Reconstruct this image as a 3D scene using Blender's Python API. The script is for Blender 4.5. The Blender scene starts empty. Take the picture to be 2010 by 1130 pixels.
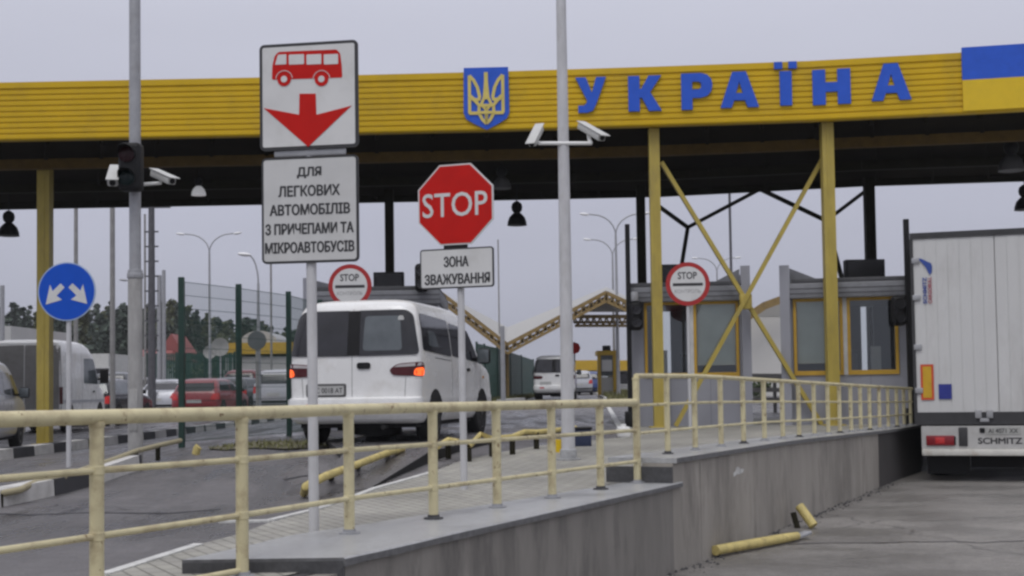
import bpy, bmesh, math, random
from mathutils import Vector, Matrix
random.seed(7)
R = math.radians
SC = bpy.context.scene
COL = SC.collection

# ------------------------------------------------------------------ camera
F = 2600.0                       # focal length in photo pixels (photo 2010 x 1130)
CAM = Vector((0.0, 0.0, 1.7))
PITCH, ROLL, SHIFT = math.atan(118 / F), R(0.83), 79.0
_f = Vector((0, math.cos(PITCH), math.sin(PITCH)))
_u0 = Vector((0, -math.sin(PITCH), math.cos(PITCH)))
_r = Vector((1, 0, 0)) * math.cos(ROLL) - _u0 * math.sin(ROLL)
_u = Vector((1, 0, 0)) * math.sin(ROLL) + _u0 * math.cos(ROLL)
cd = bpy.data.cameras.new('camera')
cam = bpy.data.objects.new('camera', cd)
COL.objects.link(cam)
cam.matrix_world = Matrix(((_r.x, _u.x, -_f.x, CAM.x), (_r.y, _u.y, -_f.y, CAM.y), (_r.z, _u.z, -_f.z, CAM.z), (0, 0, 0, 1)))
cd.sensor_width = 36.0
cd.lens = F / 2010 * 36.0
cd.shift_y = SHIFT / 2010
cd.clip_start, cd.clip_end = 0.1, 5000
SC.camera = cam

# ------------------------------------------------------------------ sky, sun, exposure
SUN_EL, SUN_AZ = 60.0, 198.0     # soft light from behind the camera
w = bpy.data.worlds.new('World'); SC.world = w; w.use_nodes = True
nt = w.node_tree; nt.nodes.clear()
N = nt.nodes.new; L = nt.links.new
out = N('ShaderNodeOutputWorld'); bg = N('ShaderNodeBackground'); bg.inputs['Strength'].default_value = 0.1
sky = N('ShaderNodeTexSky'); sky.sky_type = 'NISHITA'; sky.sun_disc = False
sky.sun_elevation = R(SUN_EL); sky.sun_rotation = R(SUN_AZ); sky.dust_density = 4; sky.air_density = 1.5
tc = N('ShaderNodeTexCoord'); sx = N('ShaderNodeSeparateXYZ'); L(tc.outputs['Generated'], sx.inputs[0])
ramp = N('ShaderNodeValToRGB'); L(sx.outputs['Z'], ramp.inputs[0])          # overcast cloud deck, brighter overhead
el = ramp.color_ramp.elements
el[0].position = 0.0; el[0].color = (0.40, 0.415, 0.50, 1)
el[1].position = 0.30; el[1].color = (0.62, 0.632, 0.742, 1)
e = el.new(0.14); e.color = (0.49, 0.502, 0.61, 1)
e = el.new(0.9); e.color = (1.0, 1.0, 1.08, 1)
mp = N('ShaderNodeMapping'); mp.inputs['Scale'].default_value = (1.2, 1.2, 5); L(tc.outputs['Generated'], mp.inputs[0])
cn = N('ShaderNodeTexNoise'); cn.inputs['Scale'].default_value = 1.6; cn.inputs['Detail'].default_value = 3; L(mp.outputs[0], cn.inputs['Vector'])
mr = N('ShaderNodeMapRange'); mr.inputs['To Min'].default_value = 8.7; mr.inputs['To Max'].default_value = 11.1; L(cn.outputs['Fac'], mr.inputs['Value'])
vm = N('ShaderNodeVectorMath'); vm.operation = 'SCALE'; L(ramp.outputs[0], vm.inputs[0]); L(mr.outputs[0], vm.inputs['Scale'])
hs = N('ShaderNodeHueSaturation'); hs.inputs['Saturation'].default_value = 0.3; L(sky.outputs[0], hs.inputs['Color'])
mx = N('ShaderNodeMix'); mx.data_type = 'RGBA'; mx.inputs['Factor'].default_value = 0.9
L(hs.outputs[0], mx.inputs['A']); L(vm.outputs[0], mx.inputs['B']); L(mx.outputs['Result'], bg.inputs['Color']); L(bg.outputs[0], out.inputs[0])
sd = bpy.data.lights.new('sun', 'SUN'); sd.energy = 1.05; sd.angle = R(28); sd.color = (1, 0.985, 0.965)
sun = bpy.data.objects.new('sun', sd); COL.objects.link(sun)
_az = R(SUN_AZ)
_tosun = Vector((math.sin(_az) * math.cos(R(SUN_EL)), math.cos(_az) * math.cos(R(SUN_EL)), math.sin(R(SUN_EL))))
sun.rotation_euler = (-_tosun).to_track_quat('-Z', 'Y').to_euler()
SC.view_settings.view_transform = 'Standard'; SC.view_settings.look = 'None'
SC.view_settings.exposure = 0.0; SC.view_settings.gamma = 1.0
SC.render.engine = 'CYCLES'
SC.cycles.filter_width = 2.6
SC.cycles.max_bounces = 6

# ------------------------------------------------------------------ helpers
def ray(px, py):
    return _f + _r * ((px - 1005) / F) + _u * ((565 - py + SHIFT) / F)
def P(px, py, Y):
    d = ray(px, py); return CAM + d * (Y / d.y)
def sm(a, b, x):
    t = max(0, min(1, (x - a) / (b - a))); return t * t * (3 - 2 * t)
def gz(X, Y):                    # height of the upper (left) ground
    z = 0.72 + 0.22 * sm(10.5, 18, Y) + 0.24 * sm(24, 62, Y)
    return z + (0.70 + 0.25 * sm(30, 70, Y) - z) * sm(-4.5, -8.0, X)
def rz(Y):                       # height of the truck road
    return -0.02 + 0.14 * sm(12, 22, Y)
def GP(px, py, dz=0.0):
    d = ray(px, py); t = 5.0
    for _ in range(60):
        p = CAM + d * t
        t += (p.z - gz(p.x, p.y) - dz) / max(0.004, -d.z) * 0.5
    return CAM + d * t
def lerp(a, b, t): return a + (b - a) * t
def tab(pts, x):
    if x <= pts[0][0]: return pts[0][1]
    for (a, va), (b, vb) in zip(pts, pts[1:]):
        if x <= b: return va + (vb - va) * (x - a) / (b - a)
    return pts[-1][1]

def tag(o, label=None, cat=None, group=None, kind=None):
    if label: o['label'] = label
    if cat: o['category'] = cat
    if group: o['group'] = group
    if kind: o['kind'] = kind
    return o
def thing(name, loc, label, cat, rz_=0.0, group=None):
    o = bpy.data.objects.new(name, None); COL.objects.link(o)
    o.empty_display_size = 0.2
    o.location = loc; o.rotation_euler = (0, 0, rz_)
    return tag(o, label, cat, group)
def wm(o):
    m = Matrix.Translation(o.location) @ Matrix.Rotation(o.rotation_euler[2], 4, 'Z')
    return (wm(o.parent) @ m) if o.parent else m
def kids(o): return [c for c in bpy.data.objects if c.parent == o]
def copy_tree(o, parent=None):
    c = o.copy(); COL.objects.link(c)
    if parent: c.parent = parent
    for ch in kids(o): copy_tree(ch, c)
    return c

class MB:
    """collects shapes and links them as ONE mesh object"""
    def __init__(s): s.v = []; s.f = []; s.mi = []; s.cur = 0
    def add(s, vs, fs):
        b = len(s.v); s.v += [Vector(v) for v in vs]
        for f in fs: s.f.append([b + i for i in f]); s.mi.append(s.cur)
        return s
    def box(s, lo, hi, m=None):
        x0, y0, z0 = lo; x1, y1, z1 = hi
        vs = [(x0, y0, z0), (x1, y0, z0), (x1, y1, z0), (x0, y1, z0), (x0, y0, z1), (x1, y0, z1), (x1, y1, z1), (x0, y1, z1)]
        if m: vs = [m @ Vector(v) for v in vs]
        return s.add(vs, [(0, 3, 2, 1), (4, 5, 6, 7), (0, 1, 5, 4), (1, 2, 6, 5), (2, 3, 7, 6), (3, 0, 4, 7)])
    def bevbox(s, lo, hi, b=0.02, m=None, seg=2):
        bm = bmesh.new()
        bmesh.ops.create_cube(bm, size=1)
        c = [(lo[i] + hi[i]) / 2 for i in range(3)]; d = [hi[i] - lo[i] for i in range(3)]
        for v in bm.verts: v.co = Vector([c[i] + v.co[i] * d[i] for i in range(3)])
        bmesh.ops.bevel(bm, geom=bm.edges[:], offset=min(b, min(d) * 0.45), segments=seg, affect='EDGES', profile=0.5)
        return s.frombm(bm, m)
    def frombm(s, bm, m=None):
        bm.verts.index_update()
        vs = [(m @ v.co) if m else v.co.copy() for v in bm.verts]
        s.add(vs, [[v.index for v in f.verts] for f in bm.faces]); bm.free(); return s
    def tube(s, pts, r, n=10, caps=True):
        pts = [Vector(p) for p in pts]; k = len(pts)
        rs = r if isinstance(r, (list, tuple)) else [r] * k
        b = len(s.v); ref = None
        for i, p in enumerate(pts):
            t = (pts[min(i + 1, k - 1)] - pts[max(i - 1, 0)]).normalized()
            if ref is None:
                ref = Vector((0, 0, 1)) if abs(t.z) < 0.9 else Vector((1, 0, 0))
            a = (ref - t * ref.dot(t)).normalized(); c = t.cross(a); ref = a
            for j in range(n):
                g = 2 * math.pi * j / n
                s.v.append(p + (a * math.cos(g) + c * math.sin(g)) * rs[i])
        for i in range(k - 1):
            for j in range(n):
                j2 = (j + 1) % n
                s.f.append([b + i * n + j, b + i * n + j2, b + (i + 1) * n + j2, b + (i + 1) * n + j]); s.mi.append(s.cur)
        if caps:
            s.f.append([b + j for j in range(n)][::-1]); s.mi.append(s.cur)
            s.f.append([b + (k - 1) * n + j for j in range(n)]); s.mi.append(s.cur)
        return s
    def bar(s, a, b, w_, h_, side=None):
        """rectangular bar from a to b"""
        a, b = Vector(a), Vector(b); t = (b - a).normalized()
        sd_ = Vector(side) if side else (t.cross(Vector((0, 0, 1))) if abs(t.z) < 0.98 else Vector((1, 0, 0)))
        sd_ = (sd_ - t * sd_.dot(t)).normalized(); up = sd_.cross(t)
        vs = [p + sd_ * (i * w_ / 2) + up * (j * h_ / 2) for p in (a, b) for i, j in ((-1, -1), (1, -1), (1, 1), (-1, 1))]
        return s.add(vs, [(0, 1, 2, 3), (7, 6, 5, 4), (0, 4, 5, 1), (1, 5, 6, 2), (2, 6, 7, 3), (3, 7, 4, 0)])
    def lathe(s, prof, c=(0, 0, 0), axis='Z', n=20, m=None):
        b = len(s.v)
        for (r, h) in prof:
            for j in range(n):
                g = 2 * math.pi * j / n; x, y = r * math.cos(g), r * math.sin(g)
                p = Vector((x, y, h)) if axis == 'Z' else (Vector((h, x, y)) if axis == 'X' else Vector((x, h, y)))
                p = p + Vector(c)
                s.v.append(m @ p if m else p)
        for i in range(len(prof) - 1):
            for j in range(n):
                j2 = (j + 1) % n
                s.f.append([b + i * n + j, b + i * n + j2, b + (i + 1) * n + j2, b + (i + 1) * n + j]); s.mi.append(s.cur)
        s.f.append([b + j for j in range(n)][::-1]); s.mi.append(s.cur)
        s.f.append([b + (len(prof) - 1) * n + j for j in range(n)]); s.mi.append(s.cur)
        return s
    def prism(s, poly, fr, w0, w1):
        """2D polygon (u, v) in frame fr, from depth w0 to w1 (towards the viewer)"""
        n = len(poly)
        vs = [fr.pt(u, v, w0) for u, v in poly] + [fr.pt(u, v, w1) for u, v in poly]
        return s.add(vs, [list(range(n))[::-1], list(range(n, 2 * n))] + [[i, (i + 1) % n, n + (i + 1) % n, n + i] for i in range(n)])
    def slab(s, poly, z0, z1):
        """horizontal polygon (x, y), z0/z1 numbers or functions"""
        n = len(poly); g = lambda z, p: z(*p) if callable(z) else z
        vs = [(p[0], p[1], g(z0, p)) for p in poly] + [(p[0], p[1], g(z1, p)) for p in poly]
        return s.add(vs, [list(range(n))[::-1], list(range(n, 2 * n))] + [[i, (i + 1) % n, n + (i + 1) % n, n + i] for i in range(n)])
    def build(s, name, mat, parent=None, world=False, ang=38, recalc=True, label=None):
        me = bpy.data.meshes.new(name)
        vs = s.v
        if parent is not None and world:
            inv = wm(parent).inverted(); vs = [inv @ v for v in vs]
        org = None
        if parent is None:
            xs = [v.x for v in vs]; ys = [v.y for v in vs]; zs = [v.z for v in vs]
            org = Vector(((min(xs) + max(xs)) / 2, (min(ys) + max(ys)) / 2, min(zs)))
            vs = [v - org for v in vs]
        me.from_pydata([tuple(v) for v in vs], [], s.f)
        mats = mat if isinstance(mat, (list, tuple)) else [mat]
        for m in mats: me.materials.append(m)
        me.polygons.foreach_set('material_index', s.mi)
        if recalc:
            bm = bmesh.new(); bm.from_mesh(me); bmesh.ops.recalc_face_normals(bm, faces=bm.faces[:]); bm.to_mesh(me); bm.free()
        me.polygons.foreach_set('use_smooth', [True] * len(me.polygons))
        me.set_sharp_from_angle(angle=R(ang))
        me.update()
        o = bpy.data.objects.new(name, me); COL.objects.link(o)
        if parent is not None: o.parent = parent
        else: o.location = org
        if label: o['label'] = label
        return o

class Frame:
    def __init__(s, c, yaw=0.0, R_=None, U_=None):
        s.c = Vector(c)
        s.R = Vector(R_).normalized() if R_ else Vector((math.cos(yaw), math.sin(yaw), 0))
        s.U = Vector(U_).normalized() if U_ else Vector((0, 0, 1))
        s.N = s.R.cross(s.U)                     # towards the viewer for yaw ~ 0
    def pt(s, u, v, w_=0.0): return s.c + s.R * u + s.U * v + s.N * w_
    def at(s, u, v, w_=0.0): return Frame(s.pt(u, v, w_), R_=s.R, U_=s.U)

def rrect(w_, h_, r, n=5, c=(0, 0)):
    pts = []
    for k, (sx_, sy_) in enumerate(((1, -1), (1, 1), (-1, 1), (-1, -1))):
        for i in range(n + 1):
            a = R(-90 + 90 * k + 90 * i / n)
            pts.append((c[0] + sx_ * (w_ / 2 - r) + r * math.cos(a), c[1] + sy_ * (h_ / 2 - r) + r * math.sin(a)))
    return pts
def circle(r, n=40, c=(0, 0), a0=0.0):
    return [(c[0] + r * math.cos(a0 + 2 * math.pi * i / n), c[1] + r * math.sin(a0 + 2 * math.pi * i / n)) for i in range(n)]
def ribbon(pts, w_):
    """2D polyline -> polygon of constant width"""
    L_, R__ = [], []
    for i, p in enumerate(pts):
        a = pts[max(i - 1, 0)]; b = pts[min(i + 1, len(pts) - 1)]
        d = Vector((b[0] - a[0], b[1] - a[1])).normalized()
        L_.append((p[0] - d.y * w_ / 2, p[1] + d.x * w_ / 2)); R__.append((p[0] + d.y * w_ / 2, p[1] - d.x * w_ / 2))
    return L_ + R__[::-1]
def roundpoly(pts, r, n=4):
    o = []
    for i, p in enumerate(pts):
        p = Vector(p); a = Vector(pts[i - 1]); b = Vector(pts[(i + 1) % len(pts)])
        da, db = (a - p), (b - p)
        k = min(r, da.length * 0.45, db.length * 0.45)
        q0, q1 = p + da.normalized() * k, p + db.normalized() * k
        for j in range(n + 1):
            t = j / n; o.append(tuple(q0 * (1 - t) ** 2 + p * 2 * t * (1 - t) + q1 * t * t))
    return o

def text(s, name, mat, fr, rect, w0, w1, parent=None, bold=0.0, res=3, label=None, thick=0.0):
    """lettering stretched into rect (u0, u1, v0, v1) of a frame"""
    cu = bpy.data.curves.new('t', 'FONT'); cu.body = s; cu.resolution_u = res; cu.offset = bold
    ob = bpy.data.objects.new('t', cu); COL.objects.link(ob)
    dg = bpy.context.evaluated_depsgraph_get(); dg.update()
    me = bpy.data.meshes.new_from_object(ob.evaluated_get(dg))
    bpy.data.objects.remove(ob); bpy.data.curves.remove(cu)
    bm = bmesh.new(); bm.from_mesh(me); bpy.data.meshes.remove(me)
    xs = [v.co.x for v in bm.verts]; ys = [v.co.y for v in bm.verts]
    x0, x1, y0, y1 = min(xs), max(xs), min(ys), max(ys)
    geo = bmesh.ops.extrude_face_region(bm, geom=bm.faces[:])
    for g in geo['geom']:
        if isinstance(g, bmesh.types.BMVert): g.co.z += 1.0
    u0, u1, v0, v1 = rect
    base = [(v.co.x, v.co.y, v.co.z) for v in bm.verts]; m = MB()
    hgt = v1 - v0; k = thick * hgt
    shifts = [(-k, 0), (k, 0), (0, k * .7), (0, -k * .7)] if thick else [(0, 0)]
    bm.verts.index_update(); fcs = [[v.index for v in f.verts] for f in bm.faces]; bm.free()
    for i, (du, dv) in enumerate(shifts):
        m.add([fr.pt(lerp(u0 + k, u1 - k, (x - x0) / (x1 - x0)) + du, lerp(v0 + k, v1 - k, (y - y0) / (y1 - y0)) + dv, lerp(w0, w1 + i * .0002, 1 if z > .5 else 0)) for x, y, z in base], fcs)
    return m.build(name, mat, parent, world=parent is not None, label=label)

# ------------------------------------------------------------------ materials
MATS = {}
def mat(name, col, rough=0.5, metal=0.0, var=0.12, scale=6.0, bump=0.0, dirt=None, dirt_amt=0.35, dscale=2.5, spec=0.5, coat=0.0, stretch=None, rvar=0.1, chips=None):
    if name in MATS: return MATS[name]
    m = bpy.data.materials.new(name); m.use_nodes = True; t = m.node_tree; b = t.nodes['Principled BSDF']
    n = t.nodes.new; l = t.links.new
    tc_ = n('ShaderNodeTexCoord'); vec = tc_.outputs['Object']
    if stretch:
        mp_ = n('ShaderNodeMapping'); mp_.inputs['Scale'].default_value = stretch; l(vec, mp_.inputs[0]); vec = mp_.outputs[0]
    no = n('ShaderNodeTexNoise'); no.inputs['Scale'].default_value = scale; no.inputs['Detail'].default_value = 6; no.inputs['Roughness'].default_value = 0.6
    l(vec, no.inputs['Vector'])
    rg = n('ShaderNodeMapRange'); rg.inputs['From Min'].default_value = 0.3; rg.inputs['From Max'].default_value = 0.7
    rg.inputs['To Min'].default_value = 1 - var; rg.inputs['To Max'].default_value = 1 + var; l(no.outputs['Fac'], rg.inputs['Value'])
    sc_ = n('ShaderNodeVectorMath'); sc_.operation = 'SCALE'; sc_.inputs[0].default_value = col[:3]; l(rg.outputs[0], sc_.inputs['Scale'])
    colout = sc_.outputs[0]
    if dirt:
        n2 = n('ShaderNodeTexNoise'); n2.inputs['Scale'].default_value = dscale; n2.inputs['Detail'].default_value = 8; n2.inputs['Roughness'].default_value = 0.7
        l(vec, n2.inputs['Vector'])
        r2 = n('ShaderNodeMapRange'); r2.inputs['From Min'].default_value = 0.5; r2.inputs['From Max'].default_value = 0.68; r2.inputs['To Max'].default_value = dirt_amt
        l(n2.outputs['Fac'], r2.inputs['Value'])
        mx_ = n('ShaderNodeMix'); mx_.data_type = 'RGBA'; l(r2.outputs[0], mx_.inputs['Factor']); l(colout, mx_.inputs['A']); mx_.inputs['B'].default_value = (*dirt[:3], 1)
        colout = mx_.outputs['Result']
    if chips:
        n4 = n('ShaderNodeTexNoise'); n4.inputs['Scale'].default_value = 16; n4.inputs['Detail'].default_value = 5; n4.inputs['Roughness'].default_value = 0.65; l(vec, n4.inputs['Vector'])
        r4 = n('ShaderNodeMapRange'); r4.inputs['From Min'].default_value = 0.625; r4.inputs['From Max'].default_value = 0.665; r4.inputs['To Max'].default_value = 0.85; l(n4.outputs['Fac'], r4.inputs['Value'])
        m4 = n('ShaderNodeMix'); m4.data_type = 'RGBA'; l(r4.outputs[0], m4.inputs['Factor']); l(colout, m4.inputs['A']); m4.inputs['B'].default_value = (*chips, 1); colout = m4.outputs['Result']
    l(colout, b.inputs['Base Color'])
    rr = n('ShaderNodeMapRange'); rr.inputs['To Min'].default_value = max(0.02, rough - rvar); rr.inputs['To Max'].default_value = min(1, rough + rvar); l(no.outputs['Fac'], rr.inputs['Value'])
    l(rr.outputs[0], b.inputs['Roughness'])
    b.inputs['Metallic'].default_value = metal
    b.inputs['Specular IOR Level'].default_value = spec
    b.inputs['Coat Weight'].default_value = coat
    if bump:
        bp = n('ShaderNodeBump'); bp.inputs['Strength'].default_value = bump; bp.inputs['Distance'].default_value = 0.02
        n3 = n('ShaderNodeTexNoise'); n3.inputs['Scale'].default_value = scale * 6; n3.inputs['Detail'].default_value = 4; l(vec, n3.inputs['Vector'])
        l(n3.outputs['Fac'], bp.inputs['Height']); l(bp.outputs[0], b.inputs['Normal'])
    MATS[name] = m
    return m
def glow(name, col, strength, base=(0.3, 0.02, 0.01)):
    m = mat(name, base, rough=0.15); b = m.node_tree.nodes['Principled BSDF']
    b.inputs['Emission Color'].default_value = (*col, 1); b.inputs['Emission Strength'].default_value = strength
    return m
def pane_mat(name, tint=(0.75, 0.8, 0.8), gl=0.12):
    m = bpy.data.materials.new(name); m.use_nodes = True; t = m.node_tree; t.nodes.clear(); n = t.nodes.new
    o = n('ShaderNodeOutputMaterial'); a = n('ShaderNodeBsdfTransparent'); a.inputs[0].default_value = (*tint, 1)
    g = n('ShaderNodeBsdfGlossy'); g.inputs['Roughness'].default_value = 0.03; g.inputs['Color'].default_value = (0.9, 0.93, 0.95, 1)
    x = n('ShaderNodeMixShader'); lw = n('ShaderNodeLayerWeight'); lw.inputs['Blend'].default_value = 0.25
    r_ = n('ShaderNodeMapRange'); r_.inputs['To Min'].default_value = gl; r_.inputs['To Max'].default_value = 0.9; t.links.new(lw.outputs['Facing'], r_.inputs['Value'])
    t.links.new(r_.outputs[0], x.inputs[0]); t.links.new(a.outputs[0], x.inputs[1]); t.links.new(g.outputs[0], x.inputs[2]); t.links.new(x.outputs[0], o.inputs[0])
    MATS[name] = m
    return m

def asphalt_mat(name, base, wet=0.5, scale=0.5, st=(1.6, 0.35, 1), grit=1.0):
    m = bpy.data.materials.new(name); m.use_nodes = True; t = m.node_tree; b = t.nodes['Principled BSDF']; n = t.nodes.new; l = t.links.new
    tc_ = n('ShaderNodeTexCoord'); v = tc_.outputs['Object']
    def noise(s, d=6, r=0.6, vec=v):
        q = n('ShaderNodeTexNoise'); q.inputs['Scale'].default_value = s; q.inputs['Detail'].default_value = d; q.inputs['Roughness'].default_value = r; l(vec, q.inputs['Vector']); return q.outputs['Fac']
    def rng(x, a, b_, c, d):
        q = n('ShaderNodeMapRange'); q.inputs['From Min'].default_value = a; q.inputs['From Max'].default_value = b_; q.inputs['To Min'].default_value = c; q.inputs['To Max'].default_value = d; l(x, q.inputs['Value']); return q.outputs[0]
    def mul(x, y):
        q = n('ShaderNodeMath'); q.operation = 'MULTIPLY'; l(x, q.inputs[0]); l(y, q.inputs[1]); return q.outputs[0]
    mp_ = n('ShaderNodeMapping'); mp_.inputs['Scale'].default_value = st; mp_.inputs['Rotation'].default_value = (0, 0, R(-12)); l(v, mp_.inputs[0])
    big = noise(scale, 5); streak = noise(1.3, 5, 0.6, mp_.outputs[0]); fine = noise(55, 3, 0.7); mid = noise(7, 5)
    wetm = rng(streak, 0.42, 0.6, 0.0, 1.0)
    a = mul(rng(big, 0.3, 0.7, 0.7, 1.3), rng(fine, 0.3, 0.7, 1 - .28 * grit, 1 + .3 * grit)); a = mul(a, rng(wetm, 0, 1, 1.15, 1.15 - 0.4 * wet)); a = mul(a, rng(mid, 0.3, 0.7, 0.85, 1.15))
    vo = n('ShaderNodeTexVoronoi'); vo.feature = 'DISTANCE_TO_EDGE'; vo.inputs['Scale'].default_value = 0.22
    dm = n('ShaderNodeVectorMath'); dm.operation = 'MULTIPLY_ADD'; nz = n('ShaderNodeTexNoise'); nz.inputs['Scale'].default_value = 1.4; l(v, nz.inputs['Vector'])
    l(nz.outputs['Color'], dm.inputs[0]); dm.inputs[1].default_value = (0.9, 0.9, 0.9); l(v, dm.inputs[2]); l(dm.outputs[0], vo.inputs['Vector'])
    crack = rng(vo.outputs['Distance'], 0.0, 0.006, 0.45, 1.0); a = mul(a, crack)
    s = n('ShaderNodeVectorMath'); s.operation = 'SCALE'; s.inputs[0].default_value = base; l(a, s.inputs['Scale']); l(s.outputs[0], b.inputs['Base Color'])
    l(rng(wetm, 0, 1, 0.62, 0.62 - 0.36 * wet), b.inputs['Roughness'])
    bp = n('ShaderNodeBump'); bp.inputs['Strength'].default_value = 0.5; bp.inputs['Distance'].default_value = 0.012; l(fine, bp.inputs['Height']); l(bp.outputs[0], b.inputs['Normal'])
    MATS[name] = m; return m
def paver_mat(name):
    m = bpy.data.materials.new(name); m.use_nodes = True; t = m.node_tree; b = t.nodes['Principled BSDF']; n = t.nodes.new; l = t.links.new
    tc_ = n('ShaderNodeTexCoord'); mp_ = n('ShaderNodeMapping'); mp_.inputs['Rotation'].default_value = (0, 0, R(62)); l(tc_.outputs['Object'], mp_.inputs[0])
    br = n('ShaderNodeTexBrick'); br.inputs['Scale'].default_value = 1.0; br.inputs['Brick Width'].default_value = 0.2; br.inputs['Row Height'].default_value = 0.1; br.inputs['Mortar Size'].default_value = 0.007
    br.inputs['Color1'].default_value = (0.335, 0.325, 0.285, 1); br.inputs['Color2'].default_value = (0.285, 0.275, 0.25, 1); br.inputs['Mortar'].default_value = (0.15, 0.145, 0.125, 1)
    l(mp_.outputs[0], br.inputs['Vector'])
    no = n('ShaderNodeTexNoise'); no.inputs['Scale'].default_value = 0.9; no.inputs['Detail'].default_value = 8; l(tc_.outputs['Object'], no.inputs['Vector'])
    rg = n('ShaderNodeMapRange'); rg.inputs['From Min'].default_value = 0.3; rg.inputs['From Max'].default_value = 0.7; rg.inputs['To Min'].default_value = 0.72; rg.inputs['To Max'].default_value = 1.22; l(no.outputs['Fac'], rg.inputs['Value'])
    s = n('ShaderNodeVectorMath'); s.operation = 'SCALE'; l(br.outputs['Color'], s.inputs[0]); l(rg.outputs[0], s.inputs['Scale']); l(s.outputs[0], b.inputs['Base Color'])
    b.inputs['Roughness'].default_value = 0.7
    bp = n('ShaderNodeBump'); bp.inputs['Strength'].default_value = 0.6; bp.inputs['Distance'].default_value = 0.006; bp.invert = True; l(br.outputs['Fac'], bp.inputs['Height']); l(bp.outputs[0], b.inputs['Normal'])
    MATS[name] = m; return m
def concrete_wall_mat(name):
    """board-marked concrete: vertical run-off streaks, panel joints"""
    m = mat(name, (0.305, 0.283, 0.25), rough=0.72, var=0.25, scale=0.9, bump=0.35, dirt=(0.13, 0.118, 0.105), dirt_amt=0.65, dscale=1.3, stretch=(1.7, 1.7, 0.5))
    return m

M_white = mat('white_paint', (0.78, 0.78, 0.76), 0.35, var=0.04, dirt=(0.45, 0.42, 0.38), dirt_amt=0.25, dscale=3)
M_signwhite = mat('sign_white', (0.62, 0.62, 0.61), 0.4, var=0.05, scale=3, dirt=(0.42, 0.41, 0.38), dirt_amt=0.3, dscale=4)
M_black = mat('black_plastic', (0.012, 0.012, 0.013), 0.55, var=0.2, spec=.22)
M_signblack = mat('sign_black', (0.03, 0.03, 0.032), 0.45, var=0.1)
M_red = mat('sign_red', (0.50, 0.011, 0.008), 0.5, var=0.08, scale=4, spec=0.15)
M_dullred = mat('sign_dull_red', (0.38, 0.035, 0.035), 0.5, var=0.1, spec=0.2)
M_blue = mat('sign_blue', (0.008, 0.08, 0.50), 0.5, var=0.06, spec=0.2)
M_galv = mat('galvanised_steel', (0.34, 0.345, 0.36), 0.5, metal=0.25, var=0.12, scale=9, dirt=(0.28, 0.27, 0.26), dirt_amt=0.4)
M_polewhite = mat('grey_white_pole', (0.52, 0.52, 0.53), 0.5, metal=0.0, var=0.1, scale=7, dirt=(0.3, 0.29, 0.27), dirt_amt=0.4, dscale=4, stretch=(1, 1, 0.4))
M_concpole = mat('concrete_pole', (0.35, 0.345, 0.335), 0.85, var=0.18, scale=10, bump=0.3, dirt=(0.2, 0.19, 0.18), dirt_amt=0.5, dscale=3, stretch=(1, 1, 0.3))
M_cream = mat('cream_rail_paint', (0.60, 0.54, 0.335), 0.5, var=0.10, scale=5, dirt=(0.20, 0.12, 0.065), dirt_amt=0.55, dscale=4.5, spec=0.35, chips=(0.16, 0.085, 0.04))
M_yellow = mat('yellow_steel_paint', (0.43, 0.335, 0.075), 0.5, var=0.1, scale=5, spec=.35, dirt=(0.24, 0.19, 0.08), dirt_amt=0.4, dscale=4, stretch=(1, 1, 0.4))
M_fascia = mat('yellow_corrugated_sheet', (0.60, 0.385, 0.007), 0.5, spec=0.3, var=0.09, scale=0.8, dirt=(0.42, 0.28, 0.03), dirt_amt=0.5, dscale=1.2)
M_flagyel = mat('flag_yellow', (0.68, 0.46, 0.005), 0.45, var=0.05)
M_letterblue = mat('letter_blue', (0.03, 0.105, 0.55), 0.5, var=0.08, spec=0.2)
M_gold = mat('emblem_gold', (0.62, 0.50, 0.13), 0.45, var=0.08)
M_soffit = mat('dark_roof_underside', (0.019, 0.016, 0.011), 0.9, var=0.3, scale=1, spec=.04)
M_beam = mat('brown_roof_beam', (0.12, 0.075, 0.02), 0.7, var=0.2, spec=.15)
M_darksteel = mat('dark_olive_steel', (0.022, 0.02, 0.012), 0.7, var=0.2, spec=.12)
M_boothpanel = mat('grey_booth_panel', (0.29, 0.295, 0.33), 0.45, var=0.06, scale=2, dirt=(0.26, 0.26, 0.27), dirt_amt=0.4, dscale=1.5, stretch=(1, 1, 0.4))
M_boothfascia = mat('booth_fascia_grey', (0.20, 0.205, 0.22), 0.45, var=0.1, dirt=(0.13, 0.13, 0.13), dirt_amt=0.5)
M_boothroof = mat('booth_roof_sheet', (0.07, 0.07, 0.075), 0.6, var=0.2)
M_winyel = mat('window_frame_ochre', (0.50, 0.30, 0.03), 0.45, var=0.1)
M_winwhite = mat('window_frame_pale', (0.55, 0.55, 0.54), 0.4)
M_blind = mat('grey_window_blind', (0.60, 0.64, 0.62), 0.7, var=0.08, scale=3)
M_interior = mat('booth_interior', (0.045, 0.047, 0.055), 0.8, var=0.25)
M_pane = pane_mat('clear_pane', (0.93, 0.95, 0.94), gl=0.06)
M_carglass = mat('dark_car_glass', (0.022, 0.022, 0.026), 0.08, var=0.35, scale=2.5, spec=0.55, rvar=0.04)
M_paleglass = mat('grey_car_glass', (0.10, 0.115, 0.125), 0.1, var=0.3, scale=2.2, spec=0.6, rvar=0.04)
M_tyre = mat('tyre_rubber', (0.02, 0.02, 0.02), 0.85, var=0.2)
M_rim = mat('alloy_rim', (0.35, 0.36, 0.38), 0.4, metal=0.6)
M_under = mat('underbody_black', (0.012, 0.012, 0.013), 0.9)
M_taildark = mat('tail_lamp_dark_red', (0.07, 0.004, 0.006), 0.15)
M_tailred = mat('tail_lamp_red', (0.50, 0.03, 0.03), 0.2)
M_tailclear = mat('tail_lamp_clear', (0.45, 0.42, 0.42), 0.2)
M_lit = glow('tail_lamp_lit', (1.0, 0.13, 0.02), 1.6)
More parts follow.
